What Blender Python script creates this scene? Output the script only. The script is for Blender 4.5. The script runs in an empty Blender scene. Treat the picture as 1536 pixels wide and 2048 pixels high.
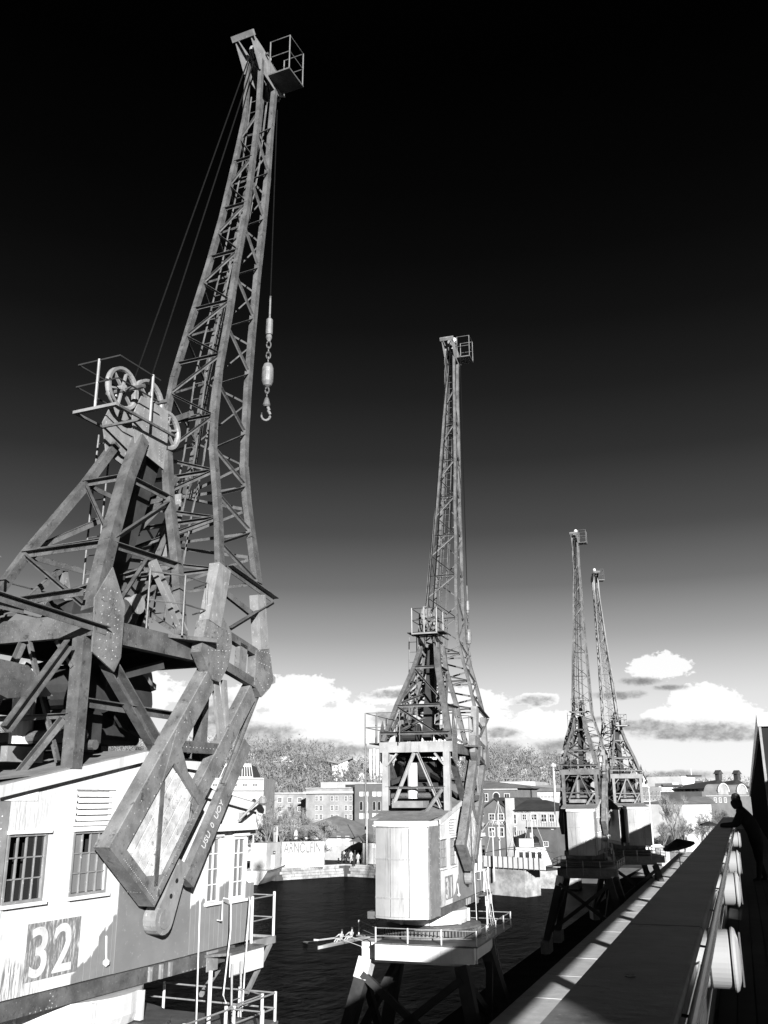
import bpy, bmesh, math, random
from mathutils import Vector, Matrix, Euler
import numpy as np
R = random.Random(7)
SC = bpy.context.scene
COL = SC.collection
# ------------------------------------------------------------------ camera
FPX = 1880.0
TH = math.atan((1598.0-1024)/FPX)
PSI = math.atan((1479.0-768)/FPX*math.cos(TH))
FW = Vector((-math.sin(PSI)*math.cos(TH), math.cos(PSI)*math.cos(TH), math.sin(TH)))
RT = Vector((math.cos(PSI), math.sin(PSI), 0)); UP = RT.cross(FW)
_r = math.radians(-0.2)
RT, UP = RT*math.cos(_r)+UP*math.sin(_r), UP*math.cos(_r)-RT*math.sin(_r)
cam = bpy.data.objects.new('camera', bpy.data.cameras.new('camera')); COL.objects.link(cam)
cam.matrix_world = Matrix(((RT.x, UP.x, -FW.x, 0), (RT.y, UP.y, -FW.y, 0), (RT.z, UP.z, -FW.z, 0), (0, 0, 0, 1)))
cam.data.sensor_fit = 'VERTICAL'; cam.data.sensor_height = 24.0
cam.data.lens = 24.0*FPX/2048.0
cam.data.clip_start = 0.05; cam.data.clip_end = 6000
SC.camera = cam
# ------------------------------------------------------------------ exposure, sun, sky
SC.view_settings.view_transform = 'Standard'; SC.view_settings.look = 'None'
SC.view_settings.gamma = 1.0; SC.view_settings.use_curve_mapping = False
EXPO = 2.0
SC.view_settings.exposure = EXPO
SUN = Vector((0.892, -1.471, 0.45)).normalized()
sl = bpy.data.lights.new('sun', 'SUN'); sl.energy = 5.0; sl.angle = math.radians(0.5); sl.color = (1, 0.998, 0.995)
so = bpy.data.objects.new('sun', sl); COL.objects.link(so)
so.rotation_euler = SUN.to_track_quat('Z', 'Y').to_euler(); so.location = (0, 0, 60)
W = bpy.data.worlds.new('World'); SC.world = W; W.use_nodes = True

class NT:
    """tiny node-tree helper"""
    def __init__(s, tree): s.t = tree; s.n = tree.nodes; s.l = tree.links
    def node(s, kind, **kw):
        n = s.n.new(kind)
        for k, v in kw.items(): setattr(n, k, v)
        return n
    def put(s, sock, val):
        if hasattr(val, 'is_linked') or isinstance(val, bpy.types.NodeSocket): s.l.new(val, sock)
        else: sock.default_value = val
    def m(s, op, a, b=None, c=None, clamp=False):
        n = s.n.new('ShaderNodeMath'); n.operation = op; n.use_clamp = clamp
        s.put(n.inputs[0], a)
        if b is not None: s.put(n.inputs[1], b)
        if c is not None: s.put(n.inputs[2], c)
        return n.outputs[0]
    def noise(s, vec, scale, detail=4, rough=.55, dist=0.0):
        n = s.n.new('ShaderNodeTexNoise'); s.put(n.inputs['Vector'], vec)
        n.inputs['Scale'].default_value = scale; n.inputs['Detail'].default_value = detail
        n.inputs['Roughness'].default_value = rough; n.inputs['Distortion'].default_value = dist
        return n.outputs['Fac']
    def ramp(s, fac, stops, interp='LINEAR'):
        n = s.n.new('ShaderNodeValToRGB'); s.put(n.inputs[0], fac); cr = n.color_ramp; cr.interpolation = interp
        while len(cr.elements) < len(stops): cr.elements.new(0.5)
        for e, (p, v) in zip(cr.elements, stops):
            e.position = p; e.color = (v, v, v, 1)
        return n.outputs[0]
    def smooth(s, x, lo, hi, a=0.0, b=1.0):
        n = s.n.new('ShaderNodeMapRange'); n.interpolation_type = 'SMOOTHSTEP'
        s.put(n.inputs['Value'], x); n.inputs['From Min'].default_value = lo; n.inputs['From Max'].default_value = hi
        n.inputs['To Min'].default_value = a; n.inputs['To Max'].default_value = b
        return n.outputs[0]
    def mix(s, f, a, b):
        n = s.n.new('ShaderNodeMix'); n.data_type = 'FLOAT'
        s.put(n.inputs[0], f); s.put(n.inputs[2], a); s.put(n.inputs[3], b); return n.outputs[0]
    def scalev(s, vec, v3):
        n = s.n.new('ShaderNodeVectorMath'); n.operation = 'MULTIPLY'; s.put(n.inputs[0], vec); n.inputs[1].default_value = v3
        return n.outputs[0]
    def comb(s, x, y, z):
        n = s.n.new('ShaderNodeCombineXYZ'); s.put(n.inputs[0], x); s.put(n.inputs[1], y); s.put(n.inputs[2], z); return n.outputs[0]

def lin(v):  # 0..255 display value to linear
    v = v/255.0
    return v/12.92 if v <= 0.04045 else ((v+0.055)/1.055)**2.4

def build_sky():
    t = NT(W.node_tree); t.n.clear()
    out = t.node('ShaderNodeOutputWorld'); bg = t.node('ShaderNodeBackground')
    tc = t.node('ShaderNodeTexCoord'); sep = t.node('ShaderNodeSeparateXYZ'); t.l.new(tc.outputs['Generated'], sep.inputs[0])
    x, y, z = sep.outputs
    el = t.m('MULTIPLY', t.m('ARCSINE', z), 57.2958)
    az = t.m('MULTIPLY', t.m('ARCTAN2', x, y), 57.2958)
    sky = t.node('ShaderNodeTexSky'); sky.sky_type = 'NISHITA'; sky.sun_disc = False
    sky.sun_elevation = math.asin(SUN.z); sky.sun_rotation = math.atan2(SUN.x, SUN.y)
    sky.air_density = 1.0; sky.dust_density = 0.6
    bw = t.node('ShaderNodeSeparateColor'); t.l.new(sky.outputs[0], bw.inputs[0])
    # black-and-white film behind a red filter: the deep blue goes black, the hazy horizon white
    f = t.m('DIVIDE', el, 90.0)
    stops = [(0, 247), (3, 242), (5.7, 224), (7.2, 203), (9.3, 165), (12.3, 115), (15.6, 77), (20, 48), (24, 31), (28, 18), (32, 10), (36, 5), (42, 1.5), (90, 0)]
    g = t.ramp(f, [(a/90.0, lin(b)) for a, b in stops])
    # clouds: fixed directions in the sky, broken up by noise
    cv = t.comb(t.m('MULTIPLY', az, 0.10), t.m('MULTIPLY', el, 0.15), 3.1)
    n1 = t.noise(cv, 4.2, 7, .62); n2 = t.noise(cv, 13.0, 6, .65); n3 = t.noise(cv, 38.0, 5, .6)
    wob = t.m('ADD', t.m('MULTIPLY', t.m('SUBTRACT', n1, .5), 2.6), t.m('ADD', t.m('MULTIPLY', t.m('SUBTRACT', n2, .5), 1.6), t.m('MULTIPLY', t.m('SUBTRACT', n3, .5), .7)))
    def blob(px, py, rx, ry):
        d = FW+RT*((px-768)/FPX)-UP*((py-1024)/FPX); d.normalize()
        a0 = math.degrees(math.atan2(d.x, d.y)); e0 = math.degrees(math.asin(d.z))
        dx = t.m('DIVIDE', t.m('SUBTRACT', az, a0), rx/33.0); dy = t.m('DIVIDE', t.m('SUBTRACT', el, e0), ry/33.0)
        return t.m('SQRT', t.m('ADD', t.m('MULTIPLY', dx, dx), t.m('MULTIPLY', dy, dy)))
    def union(lst, w):
        o = None
        for b in lst:
            d = blob(*b); o = d if o is None else t.m('MINIMUM', o, d)
        return t.m('ADD', o, t.m('MULTIPLY', wob, w))
    white = union([(1322, 1335, 62, 27), (1375, 1405, 42, 30), (1425, 1412, 58, 40), (1480, 1440, 60, 34), (1330, 1430, 40, 16), (1390, 1438, 60, 22),
                   (590, 1392, 95, 38), (470, 1400, 90, 30), (790, 1392, 65, 20), (900, 1400, 110, 26), (1075, 1400, 42, 14), (60, 1385, 150, 50), (250, 1380, 120, 40),
                   (640, 1450, 170, 46), (900, 1450, 160, 40), (1090, 1450, 90, 30)], .62)
    grey = union([(1285, 1362, 40, 8), (1340, 1375, 30, 6), (1300, 1452, 62, 12), (1400, 1462, 120, 17), (1480, 1468, 90, 12), (1340, 1472, 40, 7),
                  (440, 1425, 48, 34), (500, 1468, 95, 22), (600, 1492, 90, 15), (690, 1502, 70, 12), (785, 1436, 42, 13), (1000, 1465, 42, 11), (1070, 1402, 36, 10),
                  (880, 1462, 60, 10), (790, 1388, 60, 9), (985, 1500, 60, 20), (1130, 1500, 70, 20), (1240, 1390, 50, 8), (100, 1440, 120, 25), (1350, 1550, 90, 8), (1180, 1440, 30, 7)], .55)
    mw = t.smooth(white, .90, 1.06, 1.0, 0.0)
    mg = t.smooth(grey, .45, 1.3, 1.0, 0.0)
    v = t.mix(mw, g, lin(254))
    gv = t.m('MULTIPLY', v, t.mix(t.smooth(n2, .3, .7), .18, .62))
    v = t.mix(t.m('MULTIPLY', mg, .85), v, gv)
    v = t.m('MULTIPLY', v, 10.0/(2**EXPO))              # background strength is 0.1
    v = t.m('ADD', t.m('MULTIPLY', v, .97), t.m('MULTIPLY', bw.outputs[0], t.m('MULTIPLY', g, .03)))
    c = t.node('ShaderNodeCombineColor')
    for i in range(3): t.l.new(v, c.inputs[i])
    t.l.new(c.outputs[0], bg.inputs[0]); bg.inputs[1].default_value = 0.1
    t.l.new(bg.outputs[0], out.inputs[0])
build_sky()

# ------------------------------------------------------------------ materials (all neutral greys: a black-and-white place)
MATS = {}
def mat(name, base, var=.25, scale=3.0, rough=.6, fleck=0.0, fleckv=.6, streak=0.0, bump=0.0, spec=.5, metal=0.0, dark=0.0, obj=False, stretch=(1, 1, 1), flecks=14.0):
    if name in MATS: return MATS[name]
    m = bpy.data.materials.new(name); m.use_nodes = True; t = NT(m.node_tree)
    b = t.n['Principled BSDF']
    if obj: vec = t.node('ShaderNodeTexCoord').outputs['Object']
    else: vec = t.node('ShaderNodeNewGeometry').outputs['Position']
    vec = t.scalev(vec, stretch)
    n1 = t.noise(vec, scale, 6, .6); 
    v = t.m('MULTIPLY', t.ramp(n1, [(.3, 1-var), (.7, 1+var)] if var < 1 else [(.3, 0), (.7, 1)]), base)
    # ramp clamps at 1, so keep the factors below one and rescale
    v = t.m('MULTIPLY', t.mix(t.smooth(n1, .28, .72), 1-var, 1+var), base)
    if streak:
        n3 = t.noise(t.scalev(vec, (9, 9, .7)), 1.3, 5, .6)
        v = t.mix(t.smooth(n3, .52, .7, 0, streak), v, t.m('MULTIPLY', v, .35))
    if fleck:
        n2 = t.noise(vec, flecks, 5, .7)
        v = t.mix(t.smooth(n2, .60, .68, 0, fleck), v, fleckv)
    if dark:
        n4 = t.noise(vec, 8.0, 6, .7, .4)
        v = t.mix(t.smooth(n4, .56, .68, 0, dark), v, base*.15)
    c = t.node('ShaderNodeCombineColor')
    for i in range(3): t.l.new(v, c.inputs[i])
    t.l.new(c.outputs[0], b.inputs['Base Color'])
    b.inputs['Roughness'].default_value = rough; b.inputs['Metallic'].default_value = metal
    b.inputs['Specular IOR Level'].default_value = spec
    if bump:
        bn = t.node('ShaderNodeBump'); bn.inputs['Strength'].default_value = bump; bn.inputs['Distance'].default_value = .01
        t.l.new(t.noise(vec, scale*6, 5, .65), bn.inputs['Height']); t.l.new(bn.outputs[0], b.inputs['Normal'])
    MATS[name] = m
    return m
def M(n): return MATS[n]
mat('steel', 0.046, .4, 3.2, .55, fleck=.7, fleckv=.15, streak=.12, bump=.35, flecks=40.0, spec=.4, dark=.7)
mat('steel_plate', 0.074, .4, 2.6, .52, fleck=.75, fleckv=.2, streak=.15, bump=.4, flecks=34.0, spec=.4, dark=.8)
mat('frame_pale', 0.15, .2, 2.0, .5, fleck=.5, fleckv=.3, streak=.5, bump=.25, spec=.35)
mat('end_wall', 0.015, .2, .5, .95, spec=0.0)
mat('steel_pale', 0.111, .2, 4.0, .5, fleck=.5, fleckv=.3, streak=.3, bump=.25, spec=.35)
mat('steel_dark', 0.018, .3, 3.0, .8, bump=.3, spec=.12)
mat('rope', 0.005, .2, 30, .9, spec=0.0)
mat('casing', 0.185, .12, 1.4, .36, streak=.5, fleck=.3, fleckv=.09, flecks=40, bump=.1, spec=.6)
mat('black_paint', 0.0089, .2, 3, .5, spec=.3)
mat('interior', 0.0148, .2, 2, .8, spec=.1)
mat('white_steel', 0.3108, .12, 1.6, .35, streak=.35, bump=.15)
mat('white_trim', 0.37, .15, 4, .6, streak=.3)
mat('sheet', 0.0962, .12, 1.5, .45, fleck=.25, fleckv=.3)
mat('felt_roof', 0.0888, .3, 3, .9, fleck=.4, fleckv=.3)
mat('ballast_plank', 0.24, .35, 5, .8, dark=.8, flecks=30, fleck=.5, fleckv=.12, bump=.5, stretch=(1, 1, 1))
mat('concrete', 0.1924, .15, 2.5, .85, bump=.3, dark=.2)
mat('slab_concrete', .25, .12, 2.5, .85, bump=.3, dark=.3)
mat('ground_mat', 0.037, .3, .3, .95, spec=0.0)
mat('coping_mat', 0.07, .85, 2.4, .5, bump=.3, spec=.12, dark=.9, fleck=.5, fleckv=.2, flecks=55)
mat('rail_metal', 0.333, .1, 3, .25, metal=1.0)
mat('panel', 0.0333, .25, 2, .4, spec=.35)
mat('lamp_white', 0.15, .04, 3, .3)
mat('deck_mat', 0.0259, .3, 2, .8, spec=.1)
mat('far_white', 0.28, .12, .6, .8)
mat('far_pale', 0.2, .2, .5, .85, dark=.25)
mat('far_stone', 0.15, .28, .45, .9, dark=.4)
mat('far_brick', 0.06, .18, .6, .9)
mat('far_brick_dark', 0.04, .25, .5, .9)
mat('slate', 0.0222, .25, .5, .7, spec=.3)
mat('tile_roof', 0.075, .3, .5, .9)
mat('roof_grey', 0.07, .2, .6, .8)
mat('bark', 0.0814, .4, 3, .9)
mat('twig', 0.12, .5, .35, .95, spec=.1)
mat('wood_hill', 0.078, .55, .06, .95, spec=.05)
mat('hill_mat', 0.09, .5, .05, .95, spec=.05)
mat('hull_white', 0.26, .08, .8, .4)
mat('hull_dark', 0.0148, .2, 1, .4)
mat('cloth_dark', 0.0148, .3, 5, .9, spec=.1)
mat('cloth_light', 0.2, .3, 5, .9, spec=.1)
mat('skin', 0.185, .1, 5, .6)
mat('quay_stone', 0.148, .45, .9, .9, bump=.6, dark=.5)
mat('brass_pale', 0.37, .1, 3, .4)
def make_plank_mat():
    m = bpy.data.materials.new('white_plank'); m.use_nodes = True; t = NT(m.node_tree); b = t.n['Principled BSDF']
    o = t.node('ShaderNodeTexCoord').outputs['Object']; s = t.node('ShaderNodeSeparateXYZ'); t.l.new(o, s.inputs[0])
    x, y, z = s.outputs                     # x = outwards, y = along the wall, z = up from the house floor
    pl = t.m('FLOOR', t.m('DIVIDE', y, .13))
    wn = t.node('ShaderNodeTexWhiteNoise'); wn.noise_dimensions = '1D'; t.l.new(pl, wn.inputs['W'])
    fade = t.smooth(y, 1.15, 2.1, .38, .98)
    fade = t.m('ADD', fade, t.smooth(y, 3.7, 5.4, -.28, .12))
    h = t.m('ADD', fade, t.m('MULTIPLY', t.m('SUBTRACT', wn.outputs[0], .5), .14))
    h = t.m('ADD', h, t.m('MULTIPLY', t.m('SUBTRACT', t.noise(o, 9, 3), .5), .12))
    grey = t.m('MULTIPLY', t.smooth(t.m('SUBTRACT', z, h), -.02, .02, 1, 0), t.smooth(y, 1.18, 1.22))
    old = t.noise(t.scalev(o, (0, 16, 1.3)), 2.0, 8, .72)
    oldm = t.m('MULTIPLY', t.smooth(old, .45, .57), t.smooth(y, .2, 1.2, 1.0, .12))
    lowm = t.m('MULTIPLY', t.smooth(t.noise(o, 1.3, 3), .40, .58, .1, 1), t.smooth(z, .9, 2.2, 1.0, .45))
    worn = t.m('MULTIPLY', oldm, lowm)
    fl = t.smooth(t.noise(t.scalev(o, (1, 3, 1)), 22, 4, .7), .66, .7, 0, .6)
    v = t.mix(worn, .33, .085)
    v = t.mix(fl, v, .1)
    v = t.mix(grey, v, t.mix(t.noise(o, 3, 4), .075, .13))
    c = t.node('ShaderNodeCombineColor')
    for i in range(3): t.l.new(v, c.inputs[i])
    t.l.new(c.outputs[0], b.inputs['Base Color']); b.inputs['Roughness'].default_value = .6
    bn = t.node('ShaderNodeBump'); bn.inputs['Strength'].default_value = .35; bn.inputs['Distance'].default_value = .004
    t.l.new(old, bn.inputs['Height']); t.l.new(bn.outputs[0], b.inputs['Normal'])
    MATS['white_plank'] = m
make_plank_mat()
def make_board_mat():
    m = bpy.data.materials.new('number_board'); m.use_nodes = True; t = NT(m.node_tree); b = t.n['Principled BSDF']
    o = t.node('ShaderNodeTexCoord').outputs['Object']
    n = t.noise(t.scalev(o, (2, 9, 1.6)), 3.0, 7, .7)
    v = t.mix(t.smooth(n, .46, .68), .075, .3)
    c = t.node('ShaderNodeCombineColor')
    for i in range(3): t.l.new(v, c.inputs[i])
    t.l.new(c.outputs[0], b.inputs['Base Color']); b.inputs['Roughness'].default_value = .7
    MATS['number_board'] = m
make_board_mat()
mat('digit_paint', .3, .15, 3, .6, dark=.35, fleck=.5, fleckv=.1, flecks=30)
def make_glass(name, base, rough=.08):
    m = bpy.data.materials.new(name); m.use_nodes = True; t = NT(m.node_tree); b = t.n['Principled BSDF']
    b.inputs['Base Color'].default_value = (base, base, base, 1); b.inputs['Roughness'].default_value = rough
    b.inputs['Specular IOR Level'].default_value = .8
    bn = t.node('ShaderNodeBump'); bn.inputs['Strength'].default_value = .12; bn.inputs['Distance'].default_value = .02
    t.l.new(t.noise(t.node('ShaderNodeNewGeometry').outputs['Position'], 1.2, 2), bn.inputs['Height']); t.l.new(bn.outputs[0], b.inputs['Normal'])
    MATS[name] = m
make_glass('glass_dark', .012); make_glass('glass_grey', .09, .2); make_glass('glass_far', .03, .15); make_glass('glass_bright', .45, .3)  # glass_bright: bright reflections put into the pale base colour
def make_water():
    m = bpy.data.materials.new('water'); m.use_nodes = True; t = NT(m.node_tree); t.n.clear()
    out = t.node('ShaderNodeOutputMaterial'); df = t.node('ShaderNodeBsdfDiffuse'); gl = t.node('ShaderNodeBsdfGlossy'); mx = t.node('ShaderNodeMixShader')
    df.inputs[0].default_value = (.003, .003, .003, 1); gl.inputs[0].default_value = (.5, .5, .5, 1); gl.inputs['Roughness'].default_value = .15
    p = t.node('ShaderNodeNewGeometry').outputs['Position']
    n1 = t.noise(t.scalev(p, (1, .55, 1)), .8, 6, .62); n2 = t.noise(p, .1, 3)
    bn = t.node('ShaderNodeBump'); bn.inputs['Strength'].default_value = 1.0; bn.inputs['Distance'].default_value = .3
    t.l.new(t.m('ADD', n1, t.m('MULTIPLY', n2, 1.5)), bn.inputs['Height']); t.l.new(bn.outputs[0], gl.inputs['Normal'])
    fr = t.node('ShaderNodeFresnel'); fr.inputs[0].default_value = 1.33; t.l.new(bn.outputs[0], fr.inputs['Normal'])
    t.l.new(t.m('MULTIPLY', fr.outputs[0], .15), mx.inputs[0]); t.l.new(df.outputs[0], mx.inputs[1]); t.l.new(gl.outputs[0], mx.inputs[2]); t.l.new(mx.outputs[0], out.inputs[0])
    MATS['water'] = m
make_water()

# ------------------------------------------------------------------ mesh helpers
class MB:
    def __init__(s): s.v = []; s.f = []
    def add(s, vs, fs):
        k = len(s.v); s.v += [tuple(v) for v in vs]; s.f += [tuple(i+k for i in f) for f in fs]; return s
    def box(s, a, b):
        (x0, y0, z0), (x1, y1, z1) = a, b
        x0, x1 = min(x0, x1), max(x0, x1); y0, y1 = min(y0, y1), max(y0, y1); z0, z1 = min(z0, z1), max(z0, z1)
        return s.add([(x0, y0, z0), (x1, y0, z0), (x1, y1, z0), (x0, y1, z0), (x0, y0, z1), (x1, y0, z1), (x1, y1, z1), (x0, y1, z1)],
                     [(0, 3, 2, 1), (4, 5, 6, 7), (0, 1, 5, 4), (1, 2, 6, 5), (2, 3, 7, 6), (3, 0, 4, 7)])
    def prism(s, poly, ax, lo, hi):
        """polygon in the plane square to axis ax, given as pairs, extruded lo..hi along ax (0=x,1=y,2=z)"""
        n = len(poly)
        def P(p, h):
            return {0: (h, p[0], p[1]), 1: (p[0], h, p[1]), 2: (p[0], p[1], h)}[ax]
        vs = [P(p, lo) for p in poly]+[P(p, hi) for p in poly]
        fs = [tuple(range(n)), tuple(range(2*n-1, n-1, -1))]+[(i, (i+1) % n, (i+1) % n+n, i+n) for i in range(n)]
        return s.add(vs, fs)
    def tube(s, pts, r, n=8, r2=None, caps=True):
        pts = [Vector(p) for p in pts]; rings = []; m = len(pts)
        for i, p in enumerate(pts):
            d = (pts[min(i+1, m-1)]-pts[max(i-1, 0)])
            d = d.normalized() if d.length > 1e-9 else Vector((0, 0, 1))
            a = d.cross(Vector((0, 0, 1)));
            if a.length < .05: a = d.cross(Vector((1, 0, 0)))
            a.normalize(); b = d.cross(a)
            rr = r if r2 is None else r+(r2-r)*i/(m-1)
            rings.append([p+a*math.cos(2*math.pi*k/n)*rr+b*math.sin(2*math.pi*k/n)*rr for k in range(n)])
        vs = [q for ring in rings for q in ring]; fs = []
        for i in range(m-1):
            for k in range(n): fs.append((i*n+k, i*n+(k+1) % n, (i+1)*n+(k+1) % n, (i+1)*n+k))
        if caps: fs += [tuple(range(n-1, -1, -1)), tuple((m-1)*n+k for k in range(n))]
        return s.add(vs, fs)
    def beam(s, p, q, w, d, up=(0, 0, 1)):
        """box beam from p to q: w across (along up x dir), d along up"""
        p, q = Vector(p), Vector(q); z = (q-p).normalized(); u = Vector(up); x = u.cross(z)
        if x.length < 1e-3: x = Vector((1, 0, 0)).cross(z)
        x.normalize(); y = z.cross(x)
        vs = [c+x*(sx*w/2)+y*(sy*d/2) for c in (p, q) for sx, sy in ((-1, -1), (1, -1), (1, 1), (-1, 1))]
        return s.add(vs, [(0, 3, 2, 1), (4, 5, 6, 7), (0, 1, 5, 4), (1, 2, 6, 5), (2, 3, 7, 6), (3, 0, 4, 7)])
    def lathe(s, prof, ctr, ax=2, n=24):
        """profile of (radius, height) turned about an axis through ctr"""
        vs = []; m = len(prof)
        for r_, h in prof:
            for k in range(n):
                a = 2*math.pi*k/n; c, q = math.cos(a)*r_, math.sin(a)*r_
                o = {2: (c, q, h), 0: (h, c, q), 1: (q, h, c)}[ax]
                vs.append((ctr[0]+o[0], ctr[1]+o[1], ctr[2]+o[2]))
        fs = []
        for i in range(m-1):
            for k in range(n): fs.append((i*n+k, i*n+(k+1) % n, (i+1)*n+(k+1) % n, (i+1)*n+k))
        fs += [tuple(range(n-1, -1, -1)), tuple((m-1)*n+k for k in range(n))]
        return s.add(vs, fs)
    def knob(s, c, r, nrm):
        """rivet head: low pyramid of eight faces on a surface"""
        n = Vector(nrm).normalized(); a = n.orthogonal().normalized(); b = n.cross(a); c = Vector(c)
        vs = [c+a*r, c+b*r, c-a*r, c-b*r, c+n*r*.7]
        return s.add(vs, [(0, 1, 4), (1, 2, 4), (2, 3, 4), (3, 0, 4)])
    def mesh(s, name, m=None):
        me = bpy.data.meshes.new(name); me.from_pydata(s.v, [], s.f); me.update()
        if m: me.materials.append(MATS[m] if isinstance(m, str) else m)
        return me
def fixn(me):
    bm = bmesh.new(); bm.from_mesh(me); bmesh.ops.recalc_face_normals(bm, faces=bm.faces); bm.to_mesh(me); bm.free(); return me
def obj(name, me, parent=None, mtx=None, loc=None, m=None, smooth=False, bevel=0):
    if isinstance(me, MB): me = fixn(me.mesh(name, m))
    if smooth:
        me.shade_smooth()
    o = bpy.data.objects.new(name, me); COL.objects.link(o)
    if parent is not None: o.parent = parent
    if mtx is not None: o.matrix_basis = mtx
    elif loc is not None: o.location = loc
    if bevel:
        md = o.modifiers.new('bevel', 'BEVEL'); md.width = bevel; md.segments = 1; md.limit_method = 'ANGLE'
    return o
def empty(name, label, cat, loc, rz=0, group=None):
    o = bpy.data.objects.new(name, None); COL.objects.link(o); o.location = loc; o.rotation_euler = (0, 0, rz)
    o.empty_display_size = .2
    tag(o, label, cat, group); return o
def tag(o, label, cat, group=None):
    o['label'] = label; o['category'] = cat
    if group: o['group'] = group
    return o
def kind(o, k): o['kind'] = k; return o
def copy_tree(o, parent=None, skip=()):
    c = o.copy(); COL.objects.link(c)
    if parent is not None: c.parent = parent
    for ch in o.children:
        if ch.name.split('.')[0] in skip: continue
        copy_tree(ch, c, skip)
    return c
def smoothed(me, ang=.7):
    me.shade_smooth(); return me
# unit meshes shared by every lattice bar
UNIT = {}
def unit(kindn, m):
    k = (kindn, m)
    if k in UNIT: return UNIT[k]
    b = MB()
    if kindn == 'box': b.box((-.5, -.5, 0), (.5, .5, 1))
    elif kindn == 'angle':    # L section: one leg in the face plane (x), one leg sticking out (y) along the top edge
        b.box((-.5, -.06, 0), (.5, .06, 1)); b.box((.38, -.06, 0), (.5, .94, 1))
    elif kindn == 'round': b.tube([(0, 0, 0), (0, 0, 1)], .5, 8)
    elif kindn == 'channel':
        b.box((-.5, -.08, 0), (.5, .08, 1)); b.box((-.5, .08, 0), (-.4, .9, 1)); b.box((.4, .08, 0), (.5, .9, 1))
    UNIT[k] = fixn(b.mesh('bar_'+kindn, m)); return UNIT[k]
def bar(parent, name, p, q, w, d=None, sec='box', m='steel', out=None, upv=None):
    """a straight member from p to q; out = direction the second leg points to"""
    p, q = Vector(p), Vector(q); z = q-p; L = z.length; z = z/L
    o_ = Vector(out) if out is not None else Vector((1, 0, 0))
    y = o_-z*o_.dot(z)
    if y.length < 1e-3: y = z.orthogonal()
    y.normalize(); x = y.cross(z)
    if x.z < -1e-6: x = -x         # top edge of an angle bar is its upper edge
    d = w if d is None else d
    Mx = Matrix(((x.x*w, y.x*d, z.x*L, p.x), (x.y*w, y.y*d, z.y*L, p.y), (x.z*w, y.z*d, z.z*L, p.z), (0, 0, 0, 1)))
    return obj(name, unit(sec, m), parent, Mx)

# ------------------------------------------------------------------ ground, water
GZ = -8.8; WZ = -10.8; FZ = -9.25
def sheet(name, pts, z, m):
    b = MB(); b.add([(x, y, z) for x, y in pts], [tuple(range(len(pts)))])
    me = b.mesh(name, m); o = bpy.data.objects.new(name, me); COL.objects.link(o)
    if me.polygons[0].normal.z < 0: me.flip_normals()
    return kind(o, 'structure')
sheet('water', [(-900, -300), (900, -300), (900, 1200), (-900, 1200)], WZ, 'water')
g = MB(); g.box((-12.6, -120, WZ-3), (120, 150, GZ)); g.box((-60, 186, WZ-3), (400, 1200, GZ))
kind(obj('quay_ground', g, m='ground_mat'), 'structure')
# far land, hill
def at(px, py, D):
    """the point seen at a photo pixel, D metres ahead"""
    d = FW+RT*((px-768)/FPX)-UP*((py-1024)/FPX)
    h = Vector((FW.x, FW.y, 0)).normalized()
    return d*(D/d.dot(h))
def atz(px, py, z):
    d = FW+RT*((px-768)/FPX)-UP*((py-1024)/FPX); return d*(z/d.z)
land = [(-900, 100), (-61.5, 126), (-55.5, 136), (-50, 134.5), (-46, 135), (-13.5, 135), (-13.4, 1100), (-900, 1100)]
g = MB(); g.prism(land, 2, WZ-3, FZ); kind(obj('far_bank', g, m='ground_mat'), 'structure')
rp = [(-300, 1440), (100, 1470), (430, 1496), (520, 1490), (600, 1500), (660, 1512), (730, 1535), (800, 1540), (880, 1530), (950, 1504), (1000, 1506), (1060, 1516), (1110, 1522), (1160, 1535), (1230, 1560), (1300, 1572), (1400, 1580), (1700, 1585)]
b = MB(); vs = []; nr = 9
def ridge_z(px):
    for (x0, y0), (x1, y1) in zip(rp, rp[1:]):
        if x0 <= px <= x1: return y0+(y1-y0)*(px-x0)/(x1-x0)
    return 1585
cols = [-300+i*25 for i in range(81)]
for px in cols:
    P = at(px, ridge_z(px)+8, 480)
    for k in range(nr):
        t = k/(nr-1); D = 250+230*t
        Q = at(px, 1600, D); zz = FZ-.5+(P.z-FZ+.5)*(t**1.15)
        vs.append((Q.x, Q.y, zz))
    Q = at(px, 1600, 900); vs.append((Q.x, Q.y, FZ-1))
fs = []
for i in range(len(cols)-1):
    for k in range(nr): fs.append((i*(nr+1)+k, (i+1)*(nr+1)+k, (i+1)*(nr+1)+k+1, i*(nr+1)+k+1))
b.add(vs, fs); me = b.mesh('hill', 'hill_mat'); me.shade_smooth(); ho = bpy.data.objects.new('hill', me); COL.objects.link(ho); kind(ho, 'structure')

# ------------------------------------------------------------------ M-shaped terrace building we stand on (its own side only)
tag_b = None
tb = empty('shed_building', 'dark terrace building with an unseen upper wall added to shade the walkway and quay', 'building', (5, 10, GZ))
def rel(o, root):   # world coordinates kept under a root that has only a translation
    o.location = -Vector(root.location); return o
b = MB()
lampY = [6.55, 11.4, 15.9, 24.5]
holes = []
for y in lampY: holes.append((y-8.5-1.25, y-8.5+.7))  # openings placed to let sun through onto the parapet lamps
ZB, ZT = .14, 2.62; xa, xb = 5.0, 5.35
cuts = [-2.0]
for h in sorted(holes): cuts += [h[0], h[1]]
cuts += [36]
ys = sorted(cuts)
edges = [-60]+[c for h in sorted(holes) for c in h]+[36]
for i in range(0, len(edges), 2):
    b.box((xa, edges[i] if edges[i] > -60 else -6.0, ZB), (xb, edges[i+1], ZT))
for h in holes:
    b.box((xa, h[0], ZB), (xb, h[1], .98)); b.box((xa, h[0], 2.05), (xb, h[1], ZT))
rel(obj('wall', b, tb, m='end_wall'), tb)  # unseen wall, added to cast the shade; its gaps light the lamps
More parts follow.
